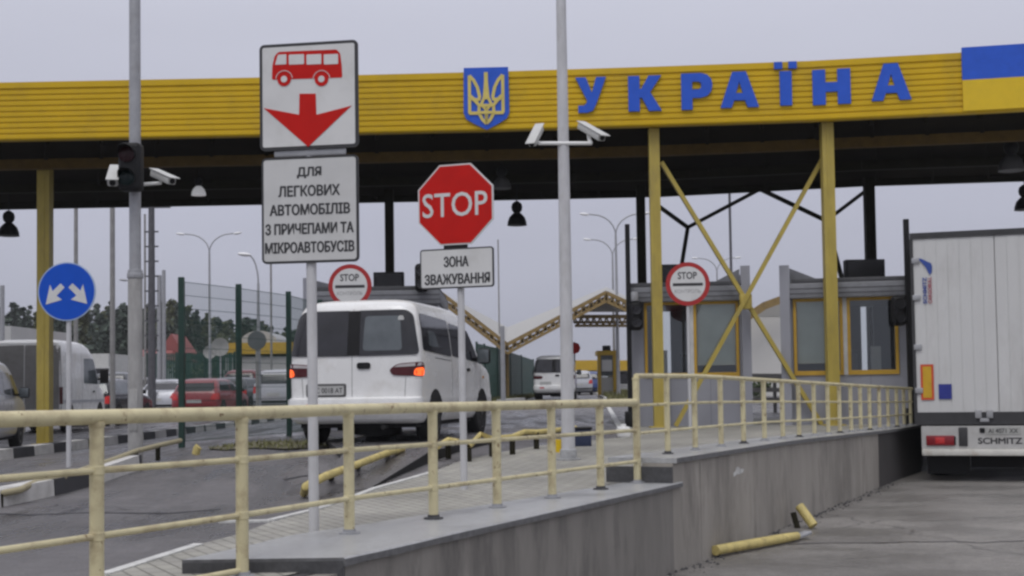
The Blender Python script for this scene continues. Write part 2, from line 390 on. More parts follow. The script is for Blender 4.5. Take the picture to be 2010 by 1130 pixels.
M_dullpipe = mat('dull_rail_paint', (0.36, 0.32, 0.20), 0.7, var=0.2, dirt=(0.16, 0.13, 0.10), dirt_amt=0.8, dscale=6)
M_amber = mat('amber_lens', (0.5, 0.2, 0.02), 0.25)
M_plate = mat('number_plate', (0.42, 0.42, 0.41), 0.4)
M_vanwhite = mat('van_white_paint', (0.76, 0.76, 0.75), 0.28, var=0.03, scale=1.5, dirt=(0.48, 0.45, 0.40), dirt_amt=0.5, dscale=1.6, coat=0.4)
M_seam = mat('panel_gap', (0.10, 0.10, 0.10), 0.8)
M_asph = asphalt_mat('lane_asphalt', (0.100, 0.095, 0.098), 1.3, 0.35)
M_road = asphalt_mat('truck_road_asphalt', (0.168, 0.158, 0.148), 0.7, 0.3, (0.55, 0.9, 1), 1.6)
M_pavers = paver_mat('grey_pavers')
M_conc = concrete_wall_mat('wall_concrete')
M_granite = mat('granite_coping', (0.37, 0.375, 0.38), 0.35, var=0.16, scale=26, dirt=(0.15, 0.15, 0.15), dirt_amt=0.75, dscale=1.3)
M_granitedark = mat('dark_granite_end', (0.06, 0.06, 0.063), 0.7, var=0.35, scale=25)
M_edgeshade = mat('shaded_coping_edge', (0.13, 0.13, 0.132), 0.7, var=0.3, scale=18)  # darker granite tint stands for the shadow on the coping edge
M_kwhite = mat('kerb_white', (0.55, 0.54, 0.52), 0.7, var=0.12, dirt=(0.25, 0.24, 0.22), dirt_amt=0.5)
M_kblack = mat('kerb_black', (0.045, 0.045, 0.05), 0.8, var=0.2)
M_line = mat('road_line_paint', (0.58, 0.58, 0.56), 0.7, var=0.2, scale=9, dirt=(0.18, 0.18, 0.18), dirt_amt=0.7, dscale=5)
M_fence = mat('green_fence_steel', (0.012, 0.06, 0.045), 0.5, var=0.2)
M_fencedark = mat('dark_green_post', (0.008, 0.035, 0.025), 0.5, var=0.2)
M_grass = mat('grass_blades', (0.15, 0.15, 0.055), 0.8, var=0.4, scale=3)
M_soil = mat('grassy_soil', (0.14, 0.13, 0.085), 0.95, var=0.35, scale=2, bump=0.4)
M_leaf = mat('pine_foliage', (0.075, 0.095, 0.078), 0.9, spec=.1, var=0.3, scale=0.35)
M_trunk = mat('tree_bark', (0.08, 0.065, 0.05), 0.9, var=0.3)
M_membrane = mat('white_membrane', (0.37, 0.365, 0.35), 0.6, var=0.04, scale=0.4)
M_camwhite = mat('camera_grey_white', (0.50, 0.50, 0.48), 0.45, var=0.08)
M_lamphead = mat('lamp_head_white', (0.8, 0.8, 0.8), 0.3, var=0.03)
# ------------------------------------------------------------------ ground, roads, kerbs
def sheet(name, poly, mat, dz=0.0, step=1.0, zf=gz, kind='structure'):
    """ground polygon (x, y) draped on the height function"""
    bm = bmesh.new(); f = bm.faces.new([bm.verts.new((p[0], p[1], 0)) for p in poly])
    xs = [p[0] for p in poly]; ys = [p[1] for p in poly]
    for ax, lo, hi in ((0, min(xs), max(xs)), (1, min(ys), max(ys))):
        k = lo
        while k < hi:
            st = step if -20 < k < (30 if ax else 15) else (8 if abs(k) < 80 else 120)
            if zf is rz and ax == 0: break
            k += st
            if k < hi:
                co = (k, 0, 0) if ax == 0 else (0, k, 0); no = (1, 0, 0) if ax == 0 else (0, 1, 0)
                bmesh.ops.bisect_plane(bm, geom=bm.verts[:] + bm.edges[:] + bm.faces[:], plane_co=co, plane_no=no)
    for v in bm.verts: v.co.z = (zf(v.co.x, v.co.y) if zf is gz else zf(v.co.y)) + dz
    bmesh.ops.triangulate(bm, faces=bm.faces[:])
    o = MB().frombm(bm).build(name, mat)
    return tag(o, kind=kind) if kind else o
def xy(p): return (p.x, p.y)

# outer line of the retaining wall (the edge between the island and the truck road)
WALL = [(-3.17, 2.5), (-0.933, 7.24), (1.5, 12.4), (5.42, 20.0), (7.25, 23.7), (8.65, 28.0), (14.1, 44.0), (64.0, 200.0)]
def wx(y):
    for (xa, ya), (xb, yb) in zip(WALL, WALL[1:]):
        if y <= yb: return xa + (xb - xa) * (y - ya) / (yb - ya)
    return WALL[-1][0]
def wnorm(y):
    d = Vector((wx(y + 0.3) - wx(y - 0.3), 0.6, 0)).normalized(); return Vector((-d.y, d.x, 0))   # towards the island

sheet('ground', [(x - 0.12, y) for x, y in WALL] + [(260, 780)] + [(-380, 780), (-380, 2.5)], M_asph, 0.0, 2.0)
sheet('truck_road', [(x - 0.3, y) for x, y in WALL[:6]] + [(13.8, 44), (63.7, 200), (259.7, 780), (380, 780), (380, -12), (-12, -12), (-12, 2.5)], M_road, 0.0, 2.0, zf=rz)

# paved island
pv = [xy(GP(205, 1130)), xy(GP(390, 1071)), xy(GP(470, 1050)), xy(GP(530, 1027)), xy(GP(625, 1001)), xy(GP(735, 960)), xy(GP(850, 927)), xy(GP(905, 905)), xy(GP(1085, 872)), xy(GP(1232, 858))]
pv = [(-3.3, 4.6)] + pv + [(2.1, 24.2), (2.1, 29.5), (7.6, 29.5)] + [(wx(y) - 0.2, y) for y in (27, 24, 20, 16, 12.4, 7.24, 4.6)]
sheet('paved_island', pv, M_pavers, 0.008, 0.8)
def strip(name, pts, w_, mat, dz, z0=0.0, kind='structure'):
    """painted or raised strip following ground points"""
    m = MB(); q = []
    for a, b in zip(pts, pts[1:]):
        n = max(1, int((Vector(b) - Vector(a)).length / 0.5))
        q += [Vector(a).lerp(Vector(b), i / n) for i in range(n)]
    q.append(Vector(pts[-1])); rows = []
    for i, p in enumerate(q):
        d = (q[min(i + 1, len(q) - 1)] - q[max(i - 1, 0)]); d.z = 0; d.normalize(); s = Vector((-d.y, d.x, 0)) * w_ / 2
        rows.append([Vector((c.x, c.y, gz(c.x, c.y) + h)) for c, h in ((p + s, z0), (p + s, dz), (p - s, dz), (p - s, z0))])
    vs = [v for r_ in rows for v in r_]; fs = []
    for i in range(len(rows) - 1):
        for j in range(3): fs.append((i * 4 + j, i * 4 + j + 1, i * 4 + 4 + j + 1, i * 4 + 4 + j))
    fs += [(0, 1, 2, 3), tuple(len(vs) - 4 + j for j in (3, 2, 1, 0))]
    return tag(m.add(vs, fs).build(name, mat), kind=kind)
strip('edge_line', [GP(205, 1130), GP(390, 1071)], 0.07, M_line, 0.016)
strip('edge_line', [GP(430, 1026), GP(530, 1024)], 0.07, M_line, 0.016)
strip('edge_line', [GP(530, 1024), GP(625, 1001), GP(735, 961), GP(850, 928)], 0.06, M_line, 0.02)
strip('edge_line', [GP(1186, 785), GP(1202, 812), GP(1222, 846)], 0.12, M_line, 0.012)
strip('edge_line', [Vector((4.2, 90, 0)), Vector((5.6, 91, 0))], 0.6, M_line, 0.02)
strip('edge_line', [GP(982, 790), GP(1024, 786)], 0.3, M_kwhite, 0.12, -0.05)
strip('kerb', [Vector((6.9, 110, 0)), Vector((5.15, 80, 0)), Vector((3.9, 56, 0))], 0.12, M_kwhite, 0.1, -0.05)

# weighing platform the van stands on, with a sloping approach; sides painted dark as shade
pm = MB()
PLT = [GP(605, 974), GP(726, 959)]
pl = [(PLT[0].x, PLT[0].y, gz(PLT[0].x, PLT[0].y) + 0.004), (PLT[1].x, PLT[1].y, gz(PLT[1].x, PLT[1].y) + 0.004), (-0.95, 15.2, 1.0), (-0.2, 19.0, 1.02), (0.9, 23.0, 1.02), (-1.4, 24.0, 1.02), (-2.7, 19.0, 1.02), (-1.95, 15.2, 0.985)]
pm.add(pl, [(0, 1, 2, 7), (7, 2, 3, 6), (6, 3, 4, 5)]); pm.cur = 1
pm.add(pl + [(x, y, z - 0.3) for x, y, z in pl], [(1, 0, 8, 9), (2, 1, 9, 10), (3, 2, 10, 11), (4, 3, 11, 12), (5, 4, 12, 13), (6, 5, 13, 14), (7, 6, 14, 15), (0, 7, 15, 8)])
tag(pm.build('weighing_platform', [M_asph, M_under]), kind='structure')
# worn joint across the weighing lane
strip('road_joint', [GP(-40, 1008), GP(60, 1012), GP(170, 1008), GP(330, 1009), GP(400, 1004), GP(430, 1001)], 0.05, M_kblack, 0.010)
strip('road_joint', [GP(560, 942), GP(590, 936), GP(640, 930)], 0.05, M_kblack, 0.010)
for y_, x0_, x1_ in ((14.15, 1.6, 9.0),):
    m = MB(); n = 24
    vs = []; fs = []
    for i in range(n + 1):
        x = lerp(x0_ + 1.3, x1_, i / n); yy = y_ + 0.10 * math.sin(i * 1.3) * (i % 3)*.5 + 0.05 * math.sin(i * 0.37)
        vs += [(x, yy, rz(yy) + 0.006), (x, yy + 0.05 + 0.02 * math.sin(i * 2.1), rz(yy) + 0.006)]
    for i in range(n): fs.append((2 * i, 2 * i + 2, 2 * i + 3, 2 * i + 1))
    tag(m.add(vs, fs).build('road_joint', M_asph), kind='structure')

# black and white painted kerbs
def painted_kerb(name, pts, h, w_, blk, first=0):
    m = MB(); d = 0.0; k = first
    for a, b in zip(pts, pts[1:]):
        a, b = Vector((a[0], a[1], 0)), Vector((b[0], b[1], 0)); T = (b - a); ln = T.length; T.normalize(); s = Vector((-T.y, T.x, 0)) * w_ / 2
        t = 0.0
        while t < ln:
            t1 = min(ln, t + blk); m.cur = k % 2; k += 1
            q = [a + T * (t + 0.012), a + T * (t1 - 0.012)]
            vs = []
            for p in q:
                z = gz(p.x, p.y)
                vs += [(*(p + s).xy, z - 0.1), (*(p + s * 0.85).xy, z + h), (*(p - s * 0.85).xy, z + h), (*(p - s).xy, z - 0.1)]
            m.add(vs, [(0, 1, 5, 4), (1, 2, 6, 5), (2, 3, 7, 6), (0, 3, 2, 1), (4, 5, 6, 7)])
            t = t1
    return tag(m.build(name, [M_kwhite, M_kblack], ang=20), kind='structure')
painted_kerb('kerb', [(-8.1, 15.2), (-8.0, 20.0), (-8.0, 34.0), (-7.3, 46.0), (-6.2, 60.0)], 0.17, 0.28, 0.92)
painted_kerb('kerb', [GP(-60, 1005), GP(88, 972), GP(176, 949), GP(262, 918)], 0.15, 0.22, 1.45)

# verge with grass between the lanes
VERGE = [GP(405, 881), GP(440, 884), GP(500, 880), GP(560, 882), GP(640, 878), GP(735, 880), GP(735, 868), GP(640, 864), GP(570, 868), GP(500, 868), GP(440, 875)]
sheet('verge', [xy(p) for p in VERGE], M_soil, 0.012, 0.5)
V2 = [(0.2, 56), (-1.2, 52), (-2.0, 54), (-0.5, 78), (1.6, 80)]
sheet('verge', V2, M_soil, 0.02, 3)
V3 = [((px - 1005) / F * Y, Y) for px, Y in ((1169, 110), (1176, 80), (1189, 55.5), (1226, 54), (1245, 110))]
def inpoly(x, y, poly):
    c = False; j = len(poly) - 1
    for i in range(len(poly)):
        xi, yi = poly[i]; xj, yj = poly[j]
        if (yi > y) != (yj > y) and x < (xj - xi) * (y - yi) / (yj - yi) + xi: c = not c
        j = i
    return c
def mound(x, y): return 0.35 * max(0, 1 - ((x - 3.2) / 2.2) ** 2)
sheet('verge', V3, M_soil, 0.05, 2)
def grass(polys):
    m = MB(); rnd = random.Random(5)
    for poly, n, h in polys:
        xs = [p[0] for p in poly]; ys = [p[1] for p in poly]; k = 0; tries = 0
        while k < n and tries < n * 20:
            tries += 1
            x, y = rnd.uniform(min(xs), max(xs)), rnd.uniform(min(ys), max(ys))
            if not inpoly(x, y, poly): continue
            k += 1; a = rnd.uniform(0, 6.28); hh = h * rnd.uniform(0.35, 1.25); wd = 0.012 + hh * 0.05; z = gz(x, y) - 0.01
            lx, ly = rnd.gauss(0, hh * 0.4), rnd.gauss(0, hh * 0.4)
            m.add([(x - math.cos(a) * wd, y - math.sin(a) * wd, z), (x + math.cos(a) * wd, y + math.sin(a) * wd, z), (x + lx, y + ly, z + hh)], [(0, 1, 2)])
    return tag(m.build('grass', M_grass, recalc=False), 'short yellowish green grass and weeds on the verge', 'grass', kind='stuff')
grass([([xy(p) for p in VERGE], 1100, 0.07), (V2, 1800, 0.25), (V3, 2600, 0.35)])

# ------------------------------------------------------------------ retaining wall with granite coping
def ctop(y): return 0.80 if y < 12.35 else (1.03 if y < 16 else lerp(1.03, 0.95, min(1, (y - 16) / 6)))
M_concdark = mat('dark_wall_concrete', (0.222, 0.208, 0.188), rough=0.72, var=0.28, scale=1.1, bump=0.35, dirt=(0.085, 0.08, 0.075), dirt_amt=0.8, dscale=1.2, stretch=(1.8, 1.8, 0.45))  # darker than the concrete farther along the wall
wall = thing('retaining_wall', (1.5, 12.4, 0), 'stained concrete retaining wall with grey granite coping along the truck lane', 'wall')
def sweep(y0, y1, u0, u1, z0, z1, n=30):
    """solid running along the wall line; u = inset from the outer face, z as functions of y"""
    rows = []; m = MB(); vs = []
    ysl = sorted(set([lerp(y0, y1, i / n) for i in range(n + 1)] + [y for _, y in WALL if y0 < y < y1]))
    for y in ysl:
        nn = wnorm(y) if y > y0 + .01 else wnorm(y + 0.3)
        a = Vector((wx(y), y, 0)) + nn * u0; b = Vector((wx(y), y, 0)) + nn * u1
        vs += [(a.x, a.y, z0(y)), (a.x, a.y, z1(y)), (b.x, b.y, z1(y)), (b.x, b.y, z0(y))]
    fs = [(0, 1, 2, 3)]; k = len(ysl)
    for i in range(k - 1):
        for j in range(4): fs.append((i * 4 + j, i * 4 + (j + 1) % 4, i * 4 + 4 + (j + 1) % 4, i * 4 + 4 + j))
    fs.append(tuple((k - 1) * 4 + j for j in (3, 2, 1, 0)))
    return m.add(vs, fs)
sweep(2.5, 7.2, 0, 0.3, lambda y: -0.3, lambda y: gz(-2, y) - 0.004, 8).build('concrete_face', M_concdark, wall, True)
sweep(7.2, 12.33, 0.0, 0.3, lambda y: -0.3, lambda y: 0.752, 12).build('concrete_face', M_concdark, wall, True)
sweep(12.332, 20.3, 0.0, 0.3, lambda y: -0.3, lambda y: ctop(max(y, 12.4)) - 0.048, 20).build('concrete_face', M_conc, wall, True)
sweep(20.302, 44, 0.0, 0.3, lambda y: -0.3, lambda y: ctop(max(y, 12.4)) - 0.048, 20).build('concrete_face', mat('shaded_sooty_concrete', (0.05, 0.046, 0.045), .85, var=.25, scale=1.5), wall, True, label='darkened stretch of the wall, trailer shade and soot in its colour')  # deep shade beside the trailer and soot are both in this dark colour
cp = MB(); INN = [(7.2, -1.80), (8.3, -1.42), (11.97, 0.72), (12.5, 1.02)]
ys_ = [7.2, 7.35, 7.5, 7.7, 8.0, 8.3, 8.6, 9, 9.5, 9.9, 10.4, 10.9, 11.4, 11.97, 12.33, 12.5]; vs = []
for i, y in enumerate(ys_):
    w0 = wx(y) + 0.035 + random.uniform(-.006, .004); k = random.uniform(-.004, .004); zt_ = 0.80 + random.uniform(-.002, .002)
    vs += [(w0, y, .754 + k), (w0, y, zt_ - .008), (w0 - .008, y, zt_), (tab(INN, y), y, zt_), (tab(INN, y), y, .69)]
fs = [(0, 1, 2, 3, 4), tuple(len(vs) - 5 + j for j in (4, 3, 2, 1, 0))]
for i in range(len(ys_) - 1):
    for j in range(5): fs.append((5 * i + j, 5 * i + (j + 1) % 5, 5 * i + 5 + (j + 1) % 5, 5 * i + 5 + j))
cp.add(vs, fs); cp.mi = [1 if (k == 0 or (k > 1 and (k - 2) % 5 == 0)) else 0 for k in range(len(fs))]
cp.build('coping', [M_granite, M_edgeshade], wall, True)
cq = sweep(12.36, 44, -0.035, 0.66, lambda y: ctop(max(y, 12.4)) - 0.046, lambda y: ctop(max(y, 12.4)), 30)
cq.mi = [1 if (k > 0 and (k - 1) % 4 == 0) else 0 for k in range(len(cq.f))]
cq.build('coping', [M_granite, M_edgeshade], wall, True)
e1 = MB(); a = Vector((wx(7.17), 7.17, 0)); n_ = wnorm(7.5)
q = [Vector((wx(7.19) + .03, 7.195, 0)), Vector((-1.795, 7.195, 0))]
e1.add([(q[0].x, q[0].y - .012, 0.60), (q[1].x, q[1].y - .012, 0.60), (q[1].x, q[1].y - .012, 0.785), (q[0].x, q[0].y - .012, 0.785), (q[0].x, q[0].y + .1, 0.60), (q[1].x, q[1].y + .1, 0.60), (q[1].x, q[1].y + .1, 0.7), (q[0].x, q[0].y + .1, 0.7)], [(0, 1, 2, 3), (0, 4, 5, 1), (1, 5, 6, 2), (3, 2, 6, 7), (0, 3, 7, 4), (4, 7, 6, 5)])
e1.build('coping_end', M_granitedark, wall, True)
e2 = MB(); a = Vector((wx(12.335), 12.335, 0)); n_ = wnorm(12.5)
q = [a + n_ * -0.0, a + n_ * 0.66]
e2.bar((q[0].x, q[0].y, 0.875), (q[1].x, q[1].y, 0.875), 0.03, 0.15, side=(n_.y, -n_.x, 0)).build('coping_end', M_granitedark, wall, True)

for px_, y0_ in ((1375, 12.4), (1692, 12.4)):       # joints between the cast sections
    yj = next(y / 50 for y in range(620, 1300) if (Vector((wx(y / 50), y / 50, .5)) - CAM).dot(_r) / (Vector((wx(y / 50), y / 50, .5)) - CAM).dot(_f) * F + 1005 > px_)
    MB().box((wx(yj) - .03, yj - .008, 0.0), (wx(yj) + .003, yj + .004, ctop(yj) - .075)).build('joint', M_concdark, wall, True)
rs_ = random.Random(9); sm_ = MB(); fw_ = Frame((0, 0, 0))
yc_ = 14.1; dW = Vector((wx(yc_ + .2) - wx(yc_ - .2), .4, 0)).normalized()
fs_ = Frame((wx(yc_), yc_, .80), R_=dW)
sm_.prism([(-.16, -.06), (-.05, -.04), (.05, -.045), (.17, -.03), (.19, .0), (.06, .01), (.0, .035), (-.07, .03), (-.1, -.01), (-.17, -.02)], fs_, -.002, .003)
sm_.build('paint_smear', M_line, wall, True)
# ------------------------------------------------------------------ railings
def railing(name, base_pts, tops, rails, label, group, r_post, r_top, r_rail, ends=None):
    """base_pts: post feet; tops(i): top height; rails: list of functions i -> height; ends: extra rail end points"""
    t = thing(name, base_pts[len(base_pts) // 2], label, 'railing', group=group)
    for i, p in enumerate(base_pts):
        pm_ = MB().tube([p, (p[0], p[1], tops[i] - r_top * 0.6)], r_post[i], 14)
        for h in rails:                                   # weld beads where the thin rails meet the post
            rp = r_post[i]; pm_.lathe([(rp * .98, -.022), (rp * 1.1, -.018), (rp * 1.06, .0), (rp * 1.1, .018), (rp * .98, .022)], (p[0], p[1], h[i]), n=14)
        pm_.lathe([(r_post[i] * .98, -.03), (r_post[i] * 1.12, -.02), (r_post[i] * 1.12, 0)], (p[0], p[1], tops[i] - r_top * .7), n=14)
        pm_.build('post', M_cream, t, True)
        m = MB().lathe([(r_post[i] * 2.0, 0), (r_post[i] * 2.0, 0.010), (r_post[i] * 1.25, 0.013), (r_post[i] * 1.2, 0.03)], p, n=16)
        m.build('base_flange', M_granitedark if i % 3 == 1 else M_galv, t, True)
    def line(h): return [Vector((p[0], p[1], h[i])) for i, p in enumerate(base_pts)]
    def ext(l):
        if ends:
            if ends[0]: l = [l[0] + (l[0] - l[1]) * ends[0]] + l
            if ends[1]: l = l + [l[-1] + (l[-1] - l[-2]) * ends[1]]
        return l
    MB().tube(ext(line(tops)), r_top, 14).build('top_rail', M_cream, t, True)
    for h in rails: MB().tube(ext(line(h)), r_rail, 10).build('mid_rail', M_cream, t, True)
    return t
# front railing along the low coping
FA = []
A0 = Vector((-1.036, 8.41, 0)); A1 = Vector((1.18, 12.5, 0)); DA = (A1 - A0) / 5
for px in (-120, 190, 475, 685, 850, 975, 1083, 1178, 1250):
    k = (px - 1005) / F
    # solve A0 + t*DA on the viewing line, nudged for camera roll
    zt = 1.15
    t = 0.0
    for _ in range(40):
        p = A0 + DA * t
        d = Vector((p.x, p.y, zt)) - CAM; uu = d.dot(_r) / d.dot(_f) * F + 1005
        t += (px - uu) * 0.0035
    if px < 600:
        Yp = {475: 7.08, 190: 6.25, -120: 5.45}[px]; q_ = P(px, 950, Yp); p = Vector((q_.x, Yp, 0))
    FA.append((p.x, p.y, 0.80 if px > 600 else gz(p.x, p.y)))
nA = len(FA)
ptop = [lerp(1.60, 1.55, i / (nA - 1)) for i in range(nA)]
railing('front_railing', FA, ptop, [[1.343, 1.343, 1.341] + [lerp(1.325, 1.29, i / 5) for i in range(nA - 3)], [1.035, 1.035, 1.047] + [lerp(1.02, 1.0, i / 5) for i in range(nA - 3)]],
        'cream pipe railing with three rails along the low granite coping in front', None, [0.034] * nA, 0.036, 0.0165)
# third, lowest rail of the near bays
rt = [o for o in COL.objects if o.name == 'front_railing'][0]
MB().tube([(FA[0][0], FA[0][1], 0.745), (FA[1][0], FA[1][1], 0.75), (FA[2][0], FA[2][1], 0.757)], 0.0165, 10).build('mid_rail', M_cream, rt, True)
# railing on the higher coping
FB = []
B0 = Vector((1.18, 12.5, 0)); B1 = Vector((6.86, 23.2, 0)); DB = (B1 - B0).normalized()
for px in (1250, 1310, 1364, 1415, 1459, 1500, 1536, 1568, 1598, 1625, 1648, 1670, 1689, 1707, 1726, 1743, 1760, 1774, 1787):
    t = 0.0
    for _ in range(200):
        p = B0 + DB * t
        d = Vector((p.x, p.y, 1.3)) - CAM; uu = d.dot(_r) / d.dot(_f) * F + 1005
        t += (px - uu) * 0.012
    FB.append((p.x, p.y, ctop(p.y) if px > 1251 else 0.80))
nB = len(FB)
topB = [lerp(1.80, 1.60, max(0, (p[1] - 14) / 9.2) if p[1] > 14 else 0) for p in FB]
railing('upper_railing', FB, topB, [[lerp(topB[i], ctop(max(13, FB[i][1])), 0.36) for i in range(nB)], [lerp(topB[i], ctop(max(13, FB[i][1])), 0.70) for i in range(nB)]],
        'cream pipe railing with closely spaced posts on the raised coping beside the booths', None, [0.033] + [0.029] * (nB - 1), 0.024, 0.014, ends=(0, 6))

# ------------------------------------------------------------------ broken yellow pipes and bent guard rails
def wpipe(name, pts, r, label, cat, mat=None, group=None, posts=(), n=12):
    t = thing(name, pts[0], label, cat, group=group)
    MB().tube(pts, r, n).build('pipe', mat or M_cream, t, True)
    for (p, q, rr) in posts: MB().tube([p, q], rr, 8).build('stub_post', M_darksteel, t, True)
    return t
def R0(px, py, dz=0.0):
    d = ray(px, py); t = (0.0 + dz - CAM.z) / d.z; return CAM + d * t
def GR(px, py, h): return GP(px, py, h)
a = R0(1404, 1080, 0.06); b = R0(1562, 1052, 0.06)
m_pipe = mat('yellow_worn_pipe', (0.56, 0.46, 0.17), 0.55, var=0.15, dirt=(0.2, 0.14, 0.06), dirt_amt=0.6, dscale=9)
t = thing('broken_pipe', a, 'fallen yellow pipe lying at the foot of the concrete wall', 'pipe')
mm = MB(); dd = (b - a)
mm.tube([a, a + dd * 0.75, a + dd * 0.9, a + dd * 1.02], [0.051, 0.051, 0.048, 0.042], 16); mm.build('pipe', m_pipe, t, True)
MB().bevbox((-0.06, -0.06, -0.008), (0.20, 0.06, 0.028), 0.01, Matrix.Translation(b + Vector((0.02, 0.12, -0.04))) @ Matrix.Rotation(0.5, 4, 'Z') @ Matrix.Rotation(-0.25, 4, 'Y')).build('torn_end', M_galv, t, True)
a = R0(1597, 1032, 0.055)
t = thing('pipe_stub', a, 'short yellow pipe stub leaning against the wall beyond the fallen pipe', 'pipe')
MB().tube([a, a + Vector((-0.13, 0.14, 0.22))], 0.055, 16).build('pipe', m_pipe, t, True)
MB().tube([a + Vector((-0.16, 0.1, -0.05)), a + Vector((-0.2, 0.16, 0.14))], 0.035, 10).build('bracket', M_darksteel, t, True)
# loose grit and rubble along the foot of the wall
mg = MB(); rnd = random.Random(3)
for i in range(420):
    y = rnd.uniform(8, 21); off = abs(rnd.gauss(0, 0.10)) + 0.01; x = wx(y) + off; s_ = rnd.uniform(0.004, 0.022)
    c = Vector((x, y, rz(y) + s_ * 0.4)); vs = [c + Vector((rnd.uniform(.6, 1.2) * s_ * dx, rnd.uniform(.6, 1.2) * s_ * dy, rnd.uniform(.5, 1) * s_ * dz)) for dx, dy, dz in ((1, 0, 0), (-1, 0, 0), (0, 1, 0), (0, -1, 0), (0, 0, 1), (0, 0, -.6))]
    mg.add(vs, [(0, 2, 4), (2, 1, 4), (1, 3, 4), (3, 0, 4), (2, 0, 5), (1, 2, 5), (3, 1, 5), (0, 3, 5)])
tag(mg.build('grit', M_granitedark, recalc=False), 'loose dark grit along the foot of the wall', 'grit', kind='stuff')

g1 = [GR(597, 968, .04), GR(600, 955, .12), GR(612, 948, .15), GR(640, 934, .17), GR(700, 912, .17), GR(760, 889, .17), GR(790, 881, .15)]
wpipe('guard_rail', g1, 0.038, 'straight yellow pipe guard rail at the start of the weighing platform', 'guard rail', m_pipe, posts=[(GR(650, 944, 0), GR(650, 930, .15), .03), (GR(702, 924, 0), GR(702, 911, .15), .03), (GR(760, 900, 0), GR(760, 889, .15), .03)])
g2 = [(860, 893, .18), (880, 886, .22), (900, 886, .2), (920, 893, .17), (944, 877, .24), (966, 883, .22), (1006, 879, .22), (1030, 871, .24), (1053, 868, .22), (1088, 864, .22), (1130, 858, .22)]
P2 = [GP(x, y + 14, 0) + Vector((0, 0, h)) for x, y, h in g2]
wpipe('guard_rail', P2, 0.032, 'bent wavy yellow pipe guard rail at the far edge of the pavers', 'guard rail', m_pipe,
      posts=[(Vector((p.x, p.y, gz(p.x, p.y))), p, .035) for p in (P2[1], P2[3], P2[5], P2[6], P2[8], P2[10])])
g3 = [(-60, 992, .10), (0, 988, .12), (38, 983, .13), (68, 969, .14), (125, 958, .14), (171, 940, .15), (220, 922, .15), (266, 907, .17), (310, 896, .18), (354, 881, .16)]
P3 = [GP(x, y + 8, 0) + Vector((0, 0, h)) for x, y, h in g3]
t = wpipe('guard_rail', P3, 0.03, 'dented pipe guard rail beside the white and black kerb on the left', 'guard rail', M_dullpipe,
      posts=[(Vector((p.x, p.y, gz(p.x, p.y))), p, .03) for p in (P3[1], P3[3], P3[5], P3[7], P3[8])])
p = GP(384, 892); wpipe('pipe_stub', [p, p + Vector((0.02, 0, 0.08)), p + Vector((0.04, 0, .1))], 0.05, 'short yellow pipe stub standing by the nearest green fence post', 'pipe', m_pipe)
p = GP(1094, 888); wpipe('pipe_stub', [p, p + Vector((0, 0, 0.16))], 0.06, 'small bright yellow stub left of the foot of the pale light pole', 'pipe', M_flagyel)
# low items by the booths
p = GP(1224, 858)
t = thing('road_barrier', p, 'small white barrier foot standing left of the first booth', 'barrier')
MB().bevbox((-.1, -.1, 0), (.1, .1, .16), .03, Matrix.Translation(p)).build('foot', M_white, t, True)
MB().tube([p + Vector((0, 0, .15)), p + Vector((0, 0, .2))], .04, 10).build('arm', M_white, t, True)
p = GP(1141, 876)
t = thing('cable_box', p, 'small dark blue box on the ground right of the pale light pole', 'box')
MB().bevbox((-.13, -.1, 0), (.13, .1, .22), .02, Matrix.Translation(p)).build('housing', mat('navy_box', (0.02, 0.03, 0.07), 0.5), t, True)
MB().bevbox((-.14, -.11, .22), (.14, .11, .25), .01, Matrix.Translation(p)).build('lid', M_black, t, True)

# ------------------------------------------------------------------ the canopy
FY = [(-900, 24.7), (-400, 24.6), (0, 24.45), (500, 24.35), (1000, 24.15), (1300, 23.95), (1600, 23.7), (1900, 23.25), (2100, 22.9), (2500, 22.1), (2900, 21.2)]
def fpt(px):
    Y = tab(FY, px); return Vector(((px - 1005) / F * Y, Y, 0))
ZB, ZT = 6.44, 7.52
canopy = thing('canopy', (0, 26, 0.9), 'long border crossing canopy with yellow corrugated fascia and blue lettering', 'canopy')
prof = [(0.0, ZB), (0.03, ZB + .005)]
nr = 9; z0 = ZB + 0.03; pit = (ZT - 0.12 - z0) / nr
for i in range(nr):
    z = z0 + i * pit
    prof += [(0.045, z), (0.045, z + pit * .56), (0.027, z + pit * .66), (0.027, z + pit * .9)]
prof += [(0.045, ZT - .12), (0.055, ZT - .11), (0.055, ZT), (-0.15, ZT), (-0.15, ZB)]
xsl = list(range(-900, 2901, 100)); m = MB(); vs = []
for k, px in enumerate(xsl):
    p = fpt(px); tn = (fpt(px + 20) - fpt(px - 20)).normalized(); nn = Vector((tn.y, -tn.x, 0))
    vs += [p + nn * d + Vector((0, 0, z)) for d, z in prof]
n_ = len(prof); fs = []
for i in range(len(xsl) - 1):
    for j in range(n_):
        fs.append((i * n_ + j, i * n_ + (j + 1) % n_, (i + 1) * n_ + (j + 1) % n_, (i + 1) * n_ + j))
fascia = m.add(vs, fs).build('fascia', M_fascia, canopy, True, ang=20)
def fframe(px, py):
    p = fpt(px); q = P(px, py, p.y); tn = (fpt(px + 30) - fpt(px - 30)).normalized()
    return Frame((q.x, p.y, q.z), R_=tn)
 
